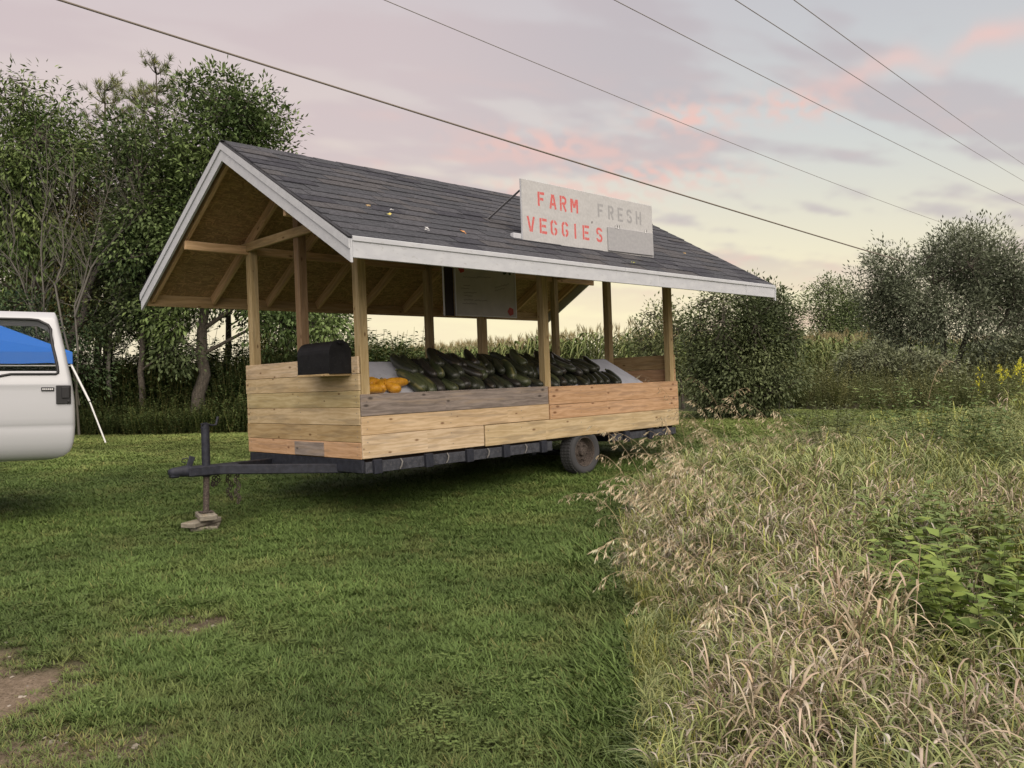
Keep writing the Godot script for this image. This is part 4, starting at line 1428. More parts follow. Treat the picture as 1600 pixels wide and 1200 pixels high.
func build_canopy() -> void:
	# a blue pop-up canopy behind the truck, near the trees
	var gy := ground_y(-8.6, -15.5)
	var o := thing("canopy_tent", "blue pop-up canopy with slanting white legs behind the truck", "canopy", Vector3(-9.75, gy, -14.9), Basis(Vector3.UP, 0.5))
	var r := 1.5
	var he := 1.6
	var c := [Vector3(-r, he, r), Vector3(r, he, r), Vector3(r, he, -r), Vector3(-r, he, -r)]
	var b := MB.new()
	var pk := Vector3(-0.25, 2.35, 0)
	for i in 4:
		var p: Vector3 = c[i]
		var q: Vector3 = c[(i + 1) % 4]
		var mid := (p + q) * 0.5
		# slightly sagging roof faces
		var sag := (mid + pk) * 0.5 + Vector3(0, -0.07, 0)
		b.tri(p, q, sag, Vector3(mid.x, 2, mid.z))
		b.tri(q, pk, sag, Vector3(mid.x, 2, mid.z))
		b.tri(pk, p, sag, Vector3(mid.x, 2, mid.z))
	obj("canopy", b, M.tarp, o)
	var v := MB.new()
	for i in 4:
		var p: Vector3 = c[i]
		var q: Vector3 = c[(i + 1) % 4]
		var out := Vector3(p.x + q.x, 0, p.z + q.z).normalized()
		for k in 8:
			var s := p.lerp(q, k / 8.0)
			var e := p.lerp(q, (k + 1) / 8.0)
			v.quad(s, e, e + Vector3(0, -0.2 + 0.01 * sin(k * 2.0 + 2.0), 0) + out * 0.02, s + Vector3(0, -0.2 + 0.01 * sin(k * 2.0), 0) + out * 0.02, out)
	obj("valance", v, M.tarp, o)
	for i in 4:
		var p: Vector3 = c[i] * 0.985
		var foot := Vector3(p.x * 1.36, 0, p.z * 1.36)
		foot.y = ground_y(-9.75 + foot.x, -14.9 + foot.z) - gy
		var lg := MB.new()
		lg.tube(PackedVector3Array([p + Vector3(0, -0.19, 0), p.lerp(foot, 0.52)]), PackedFloat32Array([0.021, 0.021]), 4, true)
		lg.tube(PackedVector3Array([p.lerp(foot, 0.53), foot]), PackedFloat32Array([0.016, 0.016]), 4, true)
		lg.box(foot + Vector3(0, 0.01, 0), Vector3(0.08, 0.02, 0.08))
		obj("leg", lg, M.white_metal, o)
		var q: Vector3 = c[(i + 1) % 4] * 0.985
		var br := MB.new()
		br.tube(PackedVector3Array([p + Vector3(0, -0.215, 0), q + Vector3(0, -0.215, 0)]), PackedFloat32Array([0.012, 0.012]), 4, true)
		obj("truss_bar", br, M.white_metal, o)


# ---------------------------------------------------------------- trees and shrubs
# stems: lists of points; lumps: [centre, radii]; all relative to the base
func tree(called: String, label: String, category: String, base: Vector2, seed_at: int, stems: Array, lumps: Array, clumps: int, per: int, cr: float, ln: float, wd: float, ca: Color, cb: Color, o := {}) -> Node3D:
	R.seed = seed_at
	var root := thing(called, label, category, Vector3(base.x, ground_y(base.x, base.y) - 0.03, base.y), Basis.IDENTITY, o.get("group", ""))
	var vol := 0.0
	for l in lumps:
		vol += l[1].x * l[1].y * l[1].z
	var spots := PackedVector3Array()
	var gap: float = o.get("gap", -0.12)
	var tries := 0
	clumps = int(clumps * 1.5)
	gap -= 0.06
	while spots.size() < clumps and tries < clumps * 12:
		tries += 1
		var pick := R.randf() * vol
		var l: Array = lumps[0]
		for q in lumps:
			pick -= q[1].x * q[1].y * q[1].z
			if pick <= 0.0:
				l = q
				break
		var d := Vector3(R.randfn(), R.randfn(), R.randfn()).normalized() * pow(R.randf(), o.get("shell", 0.42))
		var p: Vector3 = l[0] + d * l[1] * (1.0 + 0.28 * NZ.get_noise_3d(d.x * 45.0 + seed_at, d.y * 45.0, d.z * 45.0))
		if NZ.get_noise_3d(p.x * 38.0, p.y * 38.0 + seed_at * 17.0, p.z * 38.0) < gap or p.y < 0.08:
			continue
		spots.append(p)
	# wood
	var wood_m: Material = o.get("bark", M.bark)
	var anchors := PackedVector3Array()
	var br := MB.new()
	for s in stems:
		var tk := MB.new()
		var pts := PackedVector3Array(s[0])
		var rad := PackedFloat32Array()
		var fine := PackedVector3Array()
		for i in pts.size() - 1:
			for k in 4:
				var f := k / 4.0
				fine.append(pts[i].lerp(pts[i + 1], f) + Vector3(R.randfn(), 0, R.randfn()) * s[1] * 0.25 * (1.0 if i + k > 0 else 0.0))
		fine.append(pts[pts.size() - 1])
		for i in fine.size():
			var f := float(i) / (fine.size() - 1)
			rad.append(s[1] * (1.0 - 0.85 * f) * (1.0 + 0.5 * exp(-f * 25.0)))
		tk.tube(fine, rad, 8)
		obj("trunk", tk, wood_m, root)
		for i in range(fine.size() / 4, fine.size()):
			anchors.append(fine[i])
	var nl: int = o.get("limbs", 14)
	for k in nl:
		var e := spots[R.randi() % spots.size()]
		var best := anchors[0]
		var bd := 1e9
		var na := anchors.size()
		for a in na:
			var q := anchors[a]
			var dd := q.distance_to(e) + maxf(0.0, q.y - (e.y - 0.45 * Vector2(e.x - q.x, e.z - q.z).length())) * 2.0
			if dd < bd:
				bd = dd
				best = q
		var m := best.lerp(e, 0.5) + Vector3(R.randfn() * 0.08, 0.10 + R.randfn() * 0.06, R.randfn() * 0.08) * best.distance_to(e)
		var r0: float = clampf(best.distance_to(e) * 0.022, 0.012, 0.06) * o.get("limb_r", 1.0)
		br.tube(PackedVector3Array([best, best.lerp(m, 0.55), m, m.lerp(e, 0.5), e]), PackedFloat32Array([r0, r0 * 0.85, r0 * 0.65, r0 * 0.42, r0 * 0.2]), 6)
		for q in [best.lerp(m, 0.5), m, m.lerp(e, 0.5), e]:
			anchors.append(q)
	for e in spots:
		var best := anchors[0]
		var bd := 1e9
		for q in anchors:
			var dd := q.distance_squared_to(e)
			if dd < bd:
				bd = dd
				best = q
		var m := best.lerp(e, 0.5) + Vector3(0, -0.05 * sqrt(bd), 0)
		br.tube(PackedVector3Array([best, m, e]), PackedFloat32Array([0.011, 0.007, 0.003]), 4)
	obj("branches", br, wood_m, root)
	var b := MB.new()
	var droop: float = o.get("droop", 0.35)
	var rise: float = o.get("rise", 0.0)
	var third: Color = o.get("third", ca)
	var mid := Vector3.ZERO
	for l in lumps:
		mid += l[0] / lumps.size()
	for e in spots:
		var tone := clampf(0.5 + 0.9 * NZ.get_noise_3d(e.x * 30.0 + 400.0, e.y * 30.0, e.z * 30.0) + R.randf_range(-0.3, 0.3), 0.0, 1.0)
		var base_c := ca.lerp(cb, tone)
		if R.randf() < o.get("third_share", 0.0):
			base_c = third
		var outw := (e - mid).normalized()
		for k in per:
			var d := Vector3(R.randfn(), R.randfn(), R.randfn()).limit_length(2.0)
			var p := e + d * cr * 0.5
			if rise > 0.0:
				p.y += absf(R.randfn()) * rise
			d = (d.normalized() + outw * 0.5 + Vector3(0, -droop + rise * 1.5, 0)).normalized()
			var nn := Vector3(R.randfn() * 0.6, 1.0, R.randfn() * 0.6).normalized()
			if absf(nn.dot(d)) > 0.95:
				nn = Vector3(1, 0, 0)
			var sz := R.randf_range(0.65, 1.2)
			var f := R.randf_range(0.75, 1.3)
			b.leaf(p, d, nn, ln * sz, wd * sz, Color(base_c.r * f, base_c.g * f, base_c.b * f))
	obj("crown", b, M.leaf, root)
	return root


func pine(label: String, base: Vector2, h: float, seed_at: int, wide: float) -> void:
	R.seed = seed_at
	var root := thing("pine_tree", label, "pine tree", Vector3(base.x, ground_y(base.x, base.y) - 0.03, base.y), Basis.IDENTITY, "pines in the stand of trees")
	var tk := MB.new()
	tk.tube(PackedVector3Array([Vector3(0, 0, 0), Vector3(0.05, h * 0.5, 0), Vector3(0.02, h, 0.02)]), PackedFloat32Array([0.12, 0.07, 0.01]), 8)
	obj("trunk", tk, M.bark, root)
	var br := MB.new()
	var b := MB.new()
	var y := 1.6
	while y < h:
		var f := (h - y) / (h - 1.2)
		for k in 6:
			var az := R.randf() * TAU
			var l := (0.25 + wide * pow(f, 0.7)) * R.randf_range(0.7, 1.15)
			var d := Vector3(cos(az), 0, sin(az))
			var pts := PackedVector3Array()
			for i in 4:
				var s := i / 3.0
				pts.append(Vector3(0.03, y, 0) + d * l * s + Vector3(0, l * (0.15 * s + 0.55 * s * s), 0))
			br.tube(pts, PackedFloat32Array([0.018, 0.013, 0.009, 0.005]), 4)
			var nt := maxi(3, int(l * 7.0))
			for i in nt:
				var s := lerpf(0.3, 1.0, (i + 1.0) / nt)
				var e := pts[2].lerp(pts[3], (s - 0.67) * 3.0) if s > 0.67 else pts[1].lerp(pts[2], (s - 0.33) * 3.0)
				e += Vector3(R.randfn(), R.randfn(), R.randfn()) * 0.05
				var ax := (d * 0.5 + Vector3(R.randfn() * 0.35, 0.9, R.randfn() * 0.35)).normalized()
				var t := R.randf()
				var cc := vc(0.060, 0.078, 0.030).lerp(vc(0.15, 0.155, 0.055), t * t)
				for q in 20:
					var nd := (ax * 1.0 + Vector3(R.randfn(), R.randfn(), R.randfn()) * 0.55).normalized()
					var sd := nd.cross(Vector3(R.randfn(), R.randfn(), R.randfn())).normalized()
					b.leaf(e + ax * R.randf_range(-0.05, 0.05), nd, sd, R.randf_range(0.12, 0.2), 0.010, cc * R.randf_range(0.75, 1.25))
		y += 0.34 * R.randf_range(0.8, 1.2)
	obj("branches", br, M.bark, root)
	obj("needles", b, M.leaf, root)


func build_left_trees() -> void:
	var g := "deciduous trees behind the lawn"
	# oak whose crown rises behind the front gable
	tree("oak_tree", "broad oak tree rising directly behind the stand's front gable", "tree", Vector2(-6.3, -16.5), 101,
		[[[Vector3(0, 0, 0), Vector3(0.03, 1.6, 0), Vector3(0.2, 3.6, 0.1), Vector3(0.5, 6.2, 0)], 0.15]],
		[[Vector3(0.55, 5.6, 0), Vector3(1.25, 1.75, 1.2)], [Vector3(0.7, 3.6, 0.1), Vector3(1.5, 1.2, 1.3)], [Vector3(1.25, 6.0, 0.2), Vector3(0.75, 0.8, 0.7)], [Vector3(2.0, 2.35, 0.5), Vector3(1.0, 0.65, 0.7)], [Vector3(2.75, 2.2, 0.6), Vector3(0.55, 0.4, 0.5)], [Vector3(-0.5, 2.5, 0.4), Vector3(0.7, 0.7, 0.6)]],
		560, 36, 0.30, 0.115, 0.052, vc(0.030, 0.048, 0.016), vc(0.085, 0.115, 0.038), {"limbs": 24, "gap": -0.2, "group": g})
	# tall compound-leaved tree at the far left
	tree("ash_tree", "tall feathery tree at the far left above the truck", "tree", Vector2(-10.2, -16.8), 102,
		[[[Vector3(0, 0, 0), Vector3(0.1, 2.5, 0), Vector3(0.0, 5.0, 0), Vector3(0.2, 7.1, 0)], 0.16]],
		[[Vector3(0.0, 6.0, 0), Vector3(1.6, 1.35, 1.3)], [Vector3(0.8, 5.2, 0.3), Vector3(1.0, 1.2, 1.0)], [Vector3(-0.8, 4.2, 0), Vector3(1.4, 1.5, 1.2)], [Vector3(0.5, 3.6, 0.0), Vector3(1.2, 1.0, 1.0)]],
		430, 44, 0.34, 0.13, 0.042, vc(0.038, 0.060, 0.018), vc(0.10, 0.13, 0.042), {"limbs": 20, "droop": 0.8, "group": g})
	pine("yellow green pine with a double tip, leftmost of the three pines", Vector2(-9.1, -18.3), 7.75, 103, 0.95)
	pine("tallest pine, standing against the oak crown", Vector2(-7.95, -18.3), 8.05, 104, 1.05)
	pine("slender pine between the two larger pines", Vector2(-8.5, -18.9), 7.85, 105, 0.8)
	# dark leaning tree between
	tree("leaning_tree", "dark tree whose trunk leans right, left of the stand's gable", "tree", Vector2(-9.0, -16.3), 106,
		[[[Vector3(0, 0, 0), Vector3(0.1, 1.6, 0), Vector3(0.75, 3.2, 0.1), Vector3(1.5, 5.2, 0)], 0.13]],
		[[Vector3(1.75, 5.2, 0.0), Vector3(1.0, 1.4, 1.0)], [Vector3(1.9, 3.9, 0.2), Vector3(1.0, 0.9, 0.9)], [Vector3(2.4, 4.4, -0.2), Vector3(0.9, 1.3, 0.9)]],
		330, 38, 0.30, 0.10, 0.05, vc(0.028, 0.044, 0.016), vc(0.070, 0.094, 0.032), {"limbs": 18, "group": g, "gap": -0.15})
	tree("slender_tree", "young tree with a straight grey trunk, second trunk left of the gable", "tree", Vector2(-7.55, -16.6), 107,
		[[[Vector3(0, 0, 0), Vector3(0.02, 1.7, 0), Vector3(0.1, 3.4, 0), Vector3(0.15, 5.2, 0)], 0.075]],
		[[Vector3(0.2, 4.0, 0), Vector3(0.9, 1.4, 0.9)], [Vector3(0.3, 2.6, 0.0), Vector3(0.8, 0.6, 0.8)], [Vector3(0.9, 1.55, 0.5), Vector3(0.5, 0.45, 0.4)]],
		230, 34, 0.28, 0.095, 0.05, vc(0.028, 0.040, 0.017), vc(0.07, 0.088, 0.036), {"limbs": 12, "group": g})
	tree("birch_tree", "thin pale trunked birch between the truck and the grey trunk", "tree", Vector2(-8.25, -16.7), 108,
		[[[Vector3(0, 0, 0), Vector3(-0.03, 1.4, 0), Vector3(0.1, 2.8, 0), Vector3(0.1, 4.3, 0)], 0.055]],
		[[Vector3(0.1, 3.3, 0), Vector3(0.8, 1.1, 0.8)], [Vector3(0.05, 2.2, 0.1), Vector3(0.55, 0.45, 0.5)]],
		150, 34, 0.26, 0.08, 0.045, vc(0.030, 0.042, 0.018), vc(0.08, 0.095, 0.036), {"limbs": 8, "group": g, "bark": M.bark_pale})
	tree("yellowing_tree", "fine leaved tree turning yellow brown above the truck", "tree", Vector2(-8.9, -17.4), 109,
		[[[Vector3(0, 0, 0), Vector3(0.1, 2.0, 0), Vector3(0.0, 4.4, 0), Vector3(0.1, 5.6, 0)], 0.09]],
		[[Vector3(0.0, 4.7, 0), Vector3(1.0, 1.3, 0.9)], [Vector3(-0.3, 3.1, 0.2), Vector3(1.1, 1.2, 0.9)], [Vector3(-1.4, 3.8, 0.3), Vector3(0.9, 1.5, 0.8)]],
		300, 44, 0.34, 0.085, 0.02, vc(0.075, 0.070, 0.026), vc(0.135, 0.115, 0.042), {"limbs": 14, "droop": 0.7, "group": g})
	tree("dense_shrub", "dense dark green shrub just above the truck roof", "shrub", Vector2(-8.9, -15.9), 110,
		[[[Vector3(0, 0, 0), Vector3(0.0, 1.0, 0), Vector3(-0.2, 2.4, 0)], 0.05], [[Vector3(-0.5, 0, 0), Vector3(-0.9, 1.0, 0), Vector3(-1.3, 2.6, 0)], 0.05]],
		[[Vector3(-0.6, 2.1, 0), Vector3(1.4, 0.75, 0.7)], [Vector3(0.3, 1.4, 0.0), Vector3(0.9, 0.8, 0.6)], [Vector3(-1.4, 1.4, 0.0), Vector3(1.0, 1.1, 0.6)]],
		260, 38, 0.26, 0.075, 0.045, vc(0.022, 0.036, 0.015), vc(0.050, 0.072, 0.030), {"limbs": 10})
	for e in [[-11.6, -20.5, 111, 5.6, "dark broad tree furthest left behind the ash"], [-7.4, -21.0, 112, 6.0, "dark tree at the back of the stand, behind the leaning trunk"], [-5.6, -20.0, 113, 4.9, "dark tree at the back of the stand, behind the oak trunk"]]:
		tree("background_tree", e[4], "tree", Vector2(e[0], e[1]), e[2],
			[[[Vector3(0, 0, 0), Vector3(0.1, 2.4, 0), Vector3(0.0, e[3], 0)], 0.12]],
			[[Vector3(0, e[3] - 1.0, 0), Vector3(1.7, 1.6, 1.3)], [Vector3(0.2, e[3] - 2.4, 0), Vector3(1.5, 1.1, 1.2)]],
			240, 36, 0.36, 0.12, 0.06, vc(0.026, 0.036, 0.016), vc(0.055, 0.07, 0.03), {"limbs": 12, "group": g, "gap": -0.16})
	# small yellow green columnar evergreen seen between the posts
	tree("columnar_evergreen", "yellow green columnar evergreen seen between the front posts", "evergreen", Vector2(-5.75, -19.0), 114,
		[[[Vector3(0, 0, 0), Vector3(0, 1.0, 0), Vector3(0, 2.2, 0)], 0.06]],
		[[Vector3(0, 0.8, 0), Vector3(0.36, 0.8, 0.36)], [Vector3(0, 1.5, 0), Vector3(0.26, 0.75, 0.26)], [Vector3(0, 2.0, 0), Vector3(0.14, 0.4, 0.14)]],
		170, 40, 0.12, 0.06, 0.02, vc(0.13, 0.15, 0.045), vc(0.22, 0.23, 0.075), {"limbs": 4, "droop": -0.6, "gap": -0.6, "shell": 0.3})
	# bare grey branches in front of the yellowing tree
	R.seed = 115
	var root := thing("bare_shrub", "bare silvery dead branches fanning up above the truck roof", "shrub", Vector3(-8.35, ground_y(-8.35, -15.7), -15.7))
	var b := MB.new()
	var starts := [[Vector3(-0.55, 0.0, 0), Vector3(-0.62, 2.3, 0), Vector3(-0.72, 3.6, 0), Vector3(-0.5, 5.1, 0.1)], [Vector3(-0.35, 0.0, 0.1), Vector3(-0.85, 2.4, 0), Vector3(-1.25, 3.4, 0), Vector3(-1.2, 4.6, 0.1)], [Vector3(0.0, 0.0, 0), Vector3(-0.02, 2.5, 0.1), Vector3(0.3, 3.6, 0.1), Vector3(0.75, 5.2, 0)], [Vector3(0.0, 0.6, 0), Vector3(-0.3, 2.9, 0.2), Vector3(-0.1, 3.9, 0.2), Vector3(0.05, 4.9, 0.2)], [Vector3(-0.02, 2.3, 0.1), Vector3(0.35, 3.2, 0.2), Vector3(0.9, 3.9, 0.2), Vector3(1.35, 4.4, 0.1)]]
	for s in starts:
		var pts := PackedVector3Array()
		for i in 3:
			for k in 3:
				pts.append(s[i].lerp(s[i + 1], k / 3.0) + Vector3(R.randfn(), 0, R.randfn()) * 0.03)
		pts.append(s[3])
		var rad := PackedFloat32Array()
		for i in pts.size():
			rad.append(0.024 * (1.0 - 0.085 * i))
		b.tube(pts, rad, 6)
		for i in range(3, pts.size()):
			for k in 4:
				var d := Vector3(R.randfn() * 0.5, 0.8, R.randfn() * 0.4).normalized()
				var l := R.randf_range(0.4, 1.0)
				var e := pts[i] + d * l
				b.tube(PackedVector3Array([pts[i], pts[i].lerp(e, 0.5) + Vector3(R.randfn(), 0, R.randfn()) * 0.05, e]), PackedFloat32Array([0.007, 0.005, 0.002]), 4)
				for j in 2:
					var q := pts[i].lerp(e, R.randf_range(0.3, 0.9))
					var d2 := (d + Vector3(R.randfn(), R.randfn(), R.randfn()) * 0.5).normalized()
					b.tube(PackedVector3Array([q, q + d2 * l * 0.25, q + d2 * l * 0.5 + Vector3(0, 0.04, 0)]), PackedFloat32Array([0.004, 0.003, 0.0015]), 3)
	obj("branches", b, mat(lin(0.14, 0.128, 0.105), 0.9), root)
	undergrowth()


func weed_mesh(sd: int, h: float, leaves: int, ln: float, wd: float, ca: Color, cb: Color) -> ArrayMesh:
	R.seed = sd
	var b := MB.new()
	for k in 5:
		var az := R.randf() * TAU
		var d := Vector3(cos(az) * 0.3, 1, sin(az) * 0.3)
		var hh := h * R.randf_range(0.65, 1.1)
		b.col = vc(0.07, 0.075, 0.03)
		b.tube(PackedVector3Array([Vector3.ZERO, d * hh * 0.5, d * hh * 0.9 + Vector3(0, hh * 0.1, 0)]), PackedFloat32Array([0.006, 0.004, 0.002]), 3)
		for i in leaves:
			var f := R.randf_range(0.12, 1.0)
			var p := d * hh * f
			var w := R.randf() * TAU
			var dd := Vector3(cos(w), R.randf_range(-0.2, 0.7), sin(w)).normalized()
			var s := R.randf_range(0.6, 1.15) * (1.15 - 0.5 * f)
			b.leaf(p, dd, Vector3.UP if absf(dd.y) < 0.9 else Vector3(1, 0, 0), ln * s, wd * s, ca.lerp(cb, R.randf()))
	return b.mesh()


func undergrowth() -> void:
	var m := weed_mesh(201, 1.0, 30, 0.13, 0.06, vc(0.028, 0.046, 0.018), vc(0.060, 0.088, 0.032))
	R.seed = 202
	var wh := []
	var ti := []
	for i in 3600:
		var x := R.randf_range(-16.0, -2.2)
		var d := 15.75 + pow(R.randf(), 1.6) * 5.0
		d += 0.25 * NZ.get_noise_1d(x * 40.0)
		if x > -5.5:
			d += (x + 5.5) * 0.9
		var s := R.randf_range(0.6, 1.15) * (0.60 + 0.85 * smooth(15.7, 17.4, d)) * (1.0 + 0.5 * NZ.get_noise_2d(x * 12.0, d * 12.0))
		wh.append(Transform3D(Basis(Vector3.UP, R.randf() * TAU).scaled(Vector3(s, s * R.randf_range(0.8, 1.2), s)), Vector3(x, ground_y(x, -d) - 0.02, -d)))
		var v := R.randf_range(0.7, 1.25)
		var yl := R.randf() * 0.35
		ti.append(Color(v * (1.0 + yl), v * (1.0 + yl * 0.5), v))
	kind(many("undergrowth", m, M.leaf, wh, ti), "stuff")


func build_right_trees() -> void:
	# dense shrub beyond the far end of the stand
	tree("autumn_olive_shrub", "dense dark rounded shrub standing just beyond the stand's far end", "shrub", Vector2(4.45, -15.6), 301,
		[[[Vector3(0, 0, 0), Vector3(0.1, 0.9, 0), Vector3(0.1, 2.3, 0)], 0.05], [[Vector3(-0.2, 0, 0), Vector3(-0.6, 0.9, 0), Vector3(-0.9, 2.2, 0)], 0.04], [[Vector3(0.2, 0, 0), Vector3(0.4, 0.8, 0), Vector3(0.6, 1.7, 0)], 0.04]],
		[[Vector3(-0.15, 1.55, 0), Vector3(1.02, 1.12, 0.95)], [Vector3(0.2, 1.0, 0.2), Vector3(0.82, 1.0, 0.85)], [Vector3(-0.5, 0.7, 0.2), Vector3(0.75, 0.75, 0.8)], [Vector3(0.5, 2.0, 0), Vector3(0.5, 0.5, 0.5)]],
		560, 46, 0.26, 0.072, 0.036, vc(0.030, 0.040, 0.018), vc(0.072, 0.084, 0.038), {"limbs": 24, "shell": 0.36, "gap": -0.3})
	tree("sprawling_shrub", "loose shrub with thin upright sprigs behind the stand's far posts", "shrub", Vector2(4.0, -19.0), 302,
		[[[Vector3(0, 0, 0), Vector3(-0.1, 1.0, 0), Vector3(-0.4, 2.4, 0)], 0.03], [[Vector3(-0.2, 0, 0), Vector3(-0.6, 1.0, 0), Vector3(-1.0, 2.0, 0)], 0.03]],
		[[Vector3(-0.35, 1.5, 0), Vector3(0.85, 1.05, 0.6)], [Vector3(-0.9, 1.0, 0), Vector3(0.7, 0.8, 0.5)]],
		150, 24, 0.20, 0.085, 0.04, vc(0.045, 0.055, 0.025), vc(0.09, 0.10, 0.045), {"limbs": 10, "rise": 0.12, "gap": -0.1})
	for e in [[13.6, -43.0, 303, 4.9, "round green tree far behind, nearest the end of the roof"], [16.3, -42.0, 304, 5.4, "taller green tree far behind, beside the silvery tree"], [18.6, -44.0, 305, 4.8, "far green tree half covered by the silvery tree"]]:
		tree("field_tree", e[4], "tree", Vector2(e[0], e[1]), e[2],
			[[[Vector3(0, 0, 0), Vector3(0.1, 2.0, 0), Vector3(0.0, e[3] * 0.9, 0)], 0.12]],
			[[Vector3(0, e[3] - 1.4, 0), Vector3(1.5, 1.4, 1.3)], [Vector3(0.1, 2.0, 0), Vector3(1.7, 1.5, 1.4)]],
			240, 34, 0.40, 0.13, 0.07, vc(0.038, 0.056, 0.022), vc(0.085, 0.105, 0.042), {"limbs": 10, "group": "trees along the far field edge", "rise": 0.1})
	# the silvery tree at the right
	tree("silvery_olive_tree", "large silvery grey leaved tree with several dark trunks at the right", "tree", Vector2(12.9, -24.3), 306,
		[[[Vector3(0, 0, 0), Vector3(0.0, 1.1, 0), Vector3(-0.2, 2.6, 0), Vector3(-0.5, 4.2, 0)], 0.12], [[Vector3(-0.1, 0, 0), Vector3(-0.75, 0.9, 0.1), Vector3(-1.5, 2.0, 0.1), Vector3(-2.0, 3.4, 0)], 0.13], [[Vector3(0.2, 0, 0), Vector3(0.4, 1.2, 0), Vector3(0.9, 2.8, 0), Vector3(1.0, 4.8, 0)], 0.11], [[Vector3(0.35, 0, -0.1), Vector3(0.9, 1.1, 0), Vector3(1.8, 2.4, 0), Vector3(2.4, 3.4, 0)], 0.09]],
		[[Vector3(0.7, 3.9, 0), Vector3(1.5, 1.2, 1.3)], [Vector3(-1.7, 3.2, 0), Vector3(1.25, 1.15, 1.1)], [Vector3(-0.6, 2.4, 0.2), Vector3(1.9, 0.9, 1.2)], [Vector3(1.9, 2.9, 0), Vector3(1.3, 1.3, 1.1)], [Vector3(-1.6, 1.8, 0.3), Vector3(0.9, 0.6, 0.8)], [Vector3(0.6, 1.3, 0.6), Vector3(1.3, 0.55, 0.7)]],
		640, 50, 0.32, 0.125, 0.042, vc(0.048, 0.058, 0.036), vc(0.110, 0.122, 0.082), {"limbs": 34, "limb_r": 1.3, "rise": 0.16, "droop": 0.1, "gap": -0.16})
	tree("grey_green_bush", "low grey green bush left of the silvery tree's trunks", "bush", Vector2(9.6, -21.5), 307,
		[[[Vector3(0, 0, 0), Vector3(0.1, 0.6, 0), Vector3(0, 1.3, 0)], 0.03], [[Vector3(0.4, 0, 0), Vector3(0.9, 0.6, 0), Vector3(1.2, 1.3, 0)], 0.03]],
		[[Vector3(-0.1, 0.75, 0), Vector3(1.1, 0.75, 0.8)], [Vector3(1.2, 0.7, 0), Vector3(1.1, 0.75, 0.8)]],
		330, 40, 0.28, 0.11, 0.042, vc(0.060, 0.068, 0.040), vc(0.10, 0.108, 0.062), {"limbs": 8})
	tree("grey_green_bush", "rounded grey green bush right of the silvery tree's trunks", "bush", Vector2(15.2, -23.4), 308,
		[[[Vector3(0, 0, 0), Vector3(0.1, 0.7, 0), Vector3(0, 1.5, 0)], 0.03]],
		[[Vector3(0, 0.9, 0), Vector3(1.4, 1.0, 1.0)]],
		240, 38, 0.30, 0.11, 0.042, vc(0.050, 0.060, 0.034), vc(0.11, 0.12, 0.072), {"limbs": 8})
	tree("dark_field_tree", "dark tree at the right edge behind the silvery tree", "tree", Vector2(18.2, -28.0), 309,
		[[[Vector3(0, 0, 0), Vector3(0.1, 1.6, 0), Vector3(0, 3.4, 0)], 0.09]],
		[[Vector3(0, 2.6, 0), Vector3(1.6, 1.5, 1.2)], [Vector3(-0.2, 1.2, 0), Vector3(1.7, 1.1, 1.2)]],
		260, 36, 0.34, 0.10, 0.04, vc(0.030, 0.038, 0.020), vc(0.065, 0.075, 0.038), {"limbs": 12})
	# scrub and weeds between the lawn strip and the corn
	var m := weed_mesh(310, 0.8, 24, 0.10, 0.03, vc(0.065, 0.072, 0.034), vc(0.135, 0.14, 0.06))
	R.seed = 311
	var wh := []
	var ti := []
	for i in 2300:
		var x := R.randf_range(5.2, 24.0)
		var d := 16.4 + R.randf() * 9.0
		if x < 6.5 and d < 17.5:
			continue
		var s := R.randf_range(0.6, 1.2) * (1.0 + 0.6 * NZ.get_noise_2d(x * 14.0, d * 14.0))
		wh.append(Transform3D(Basis(Vector3.UP, R.randf() * TAU).scaled(Vector3(s, s * R.randf_range(0.8, 1.25), s)), Vector3(x, ground_y(x, -d) - 0.02, -d)))
		var v := R.randf_range(0.7, 1.2)
		ti.append(Color(v * R.randf_range(0.9, 1.08), v, v * 0.95))
	kind(many("scrub_weeds", m, M.leaf, wh, ti), "stuff")


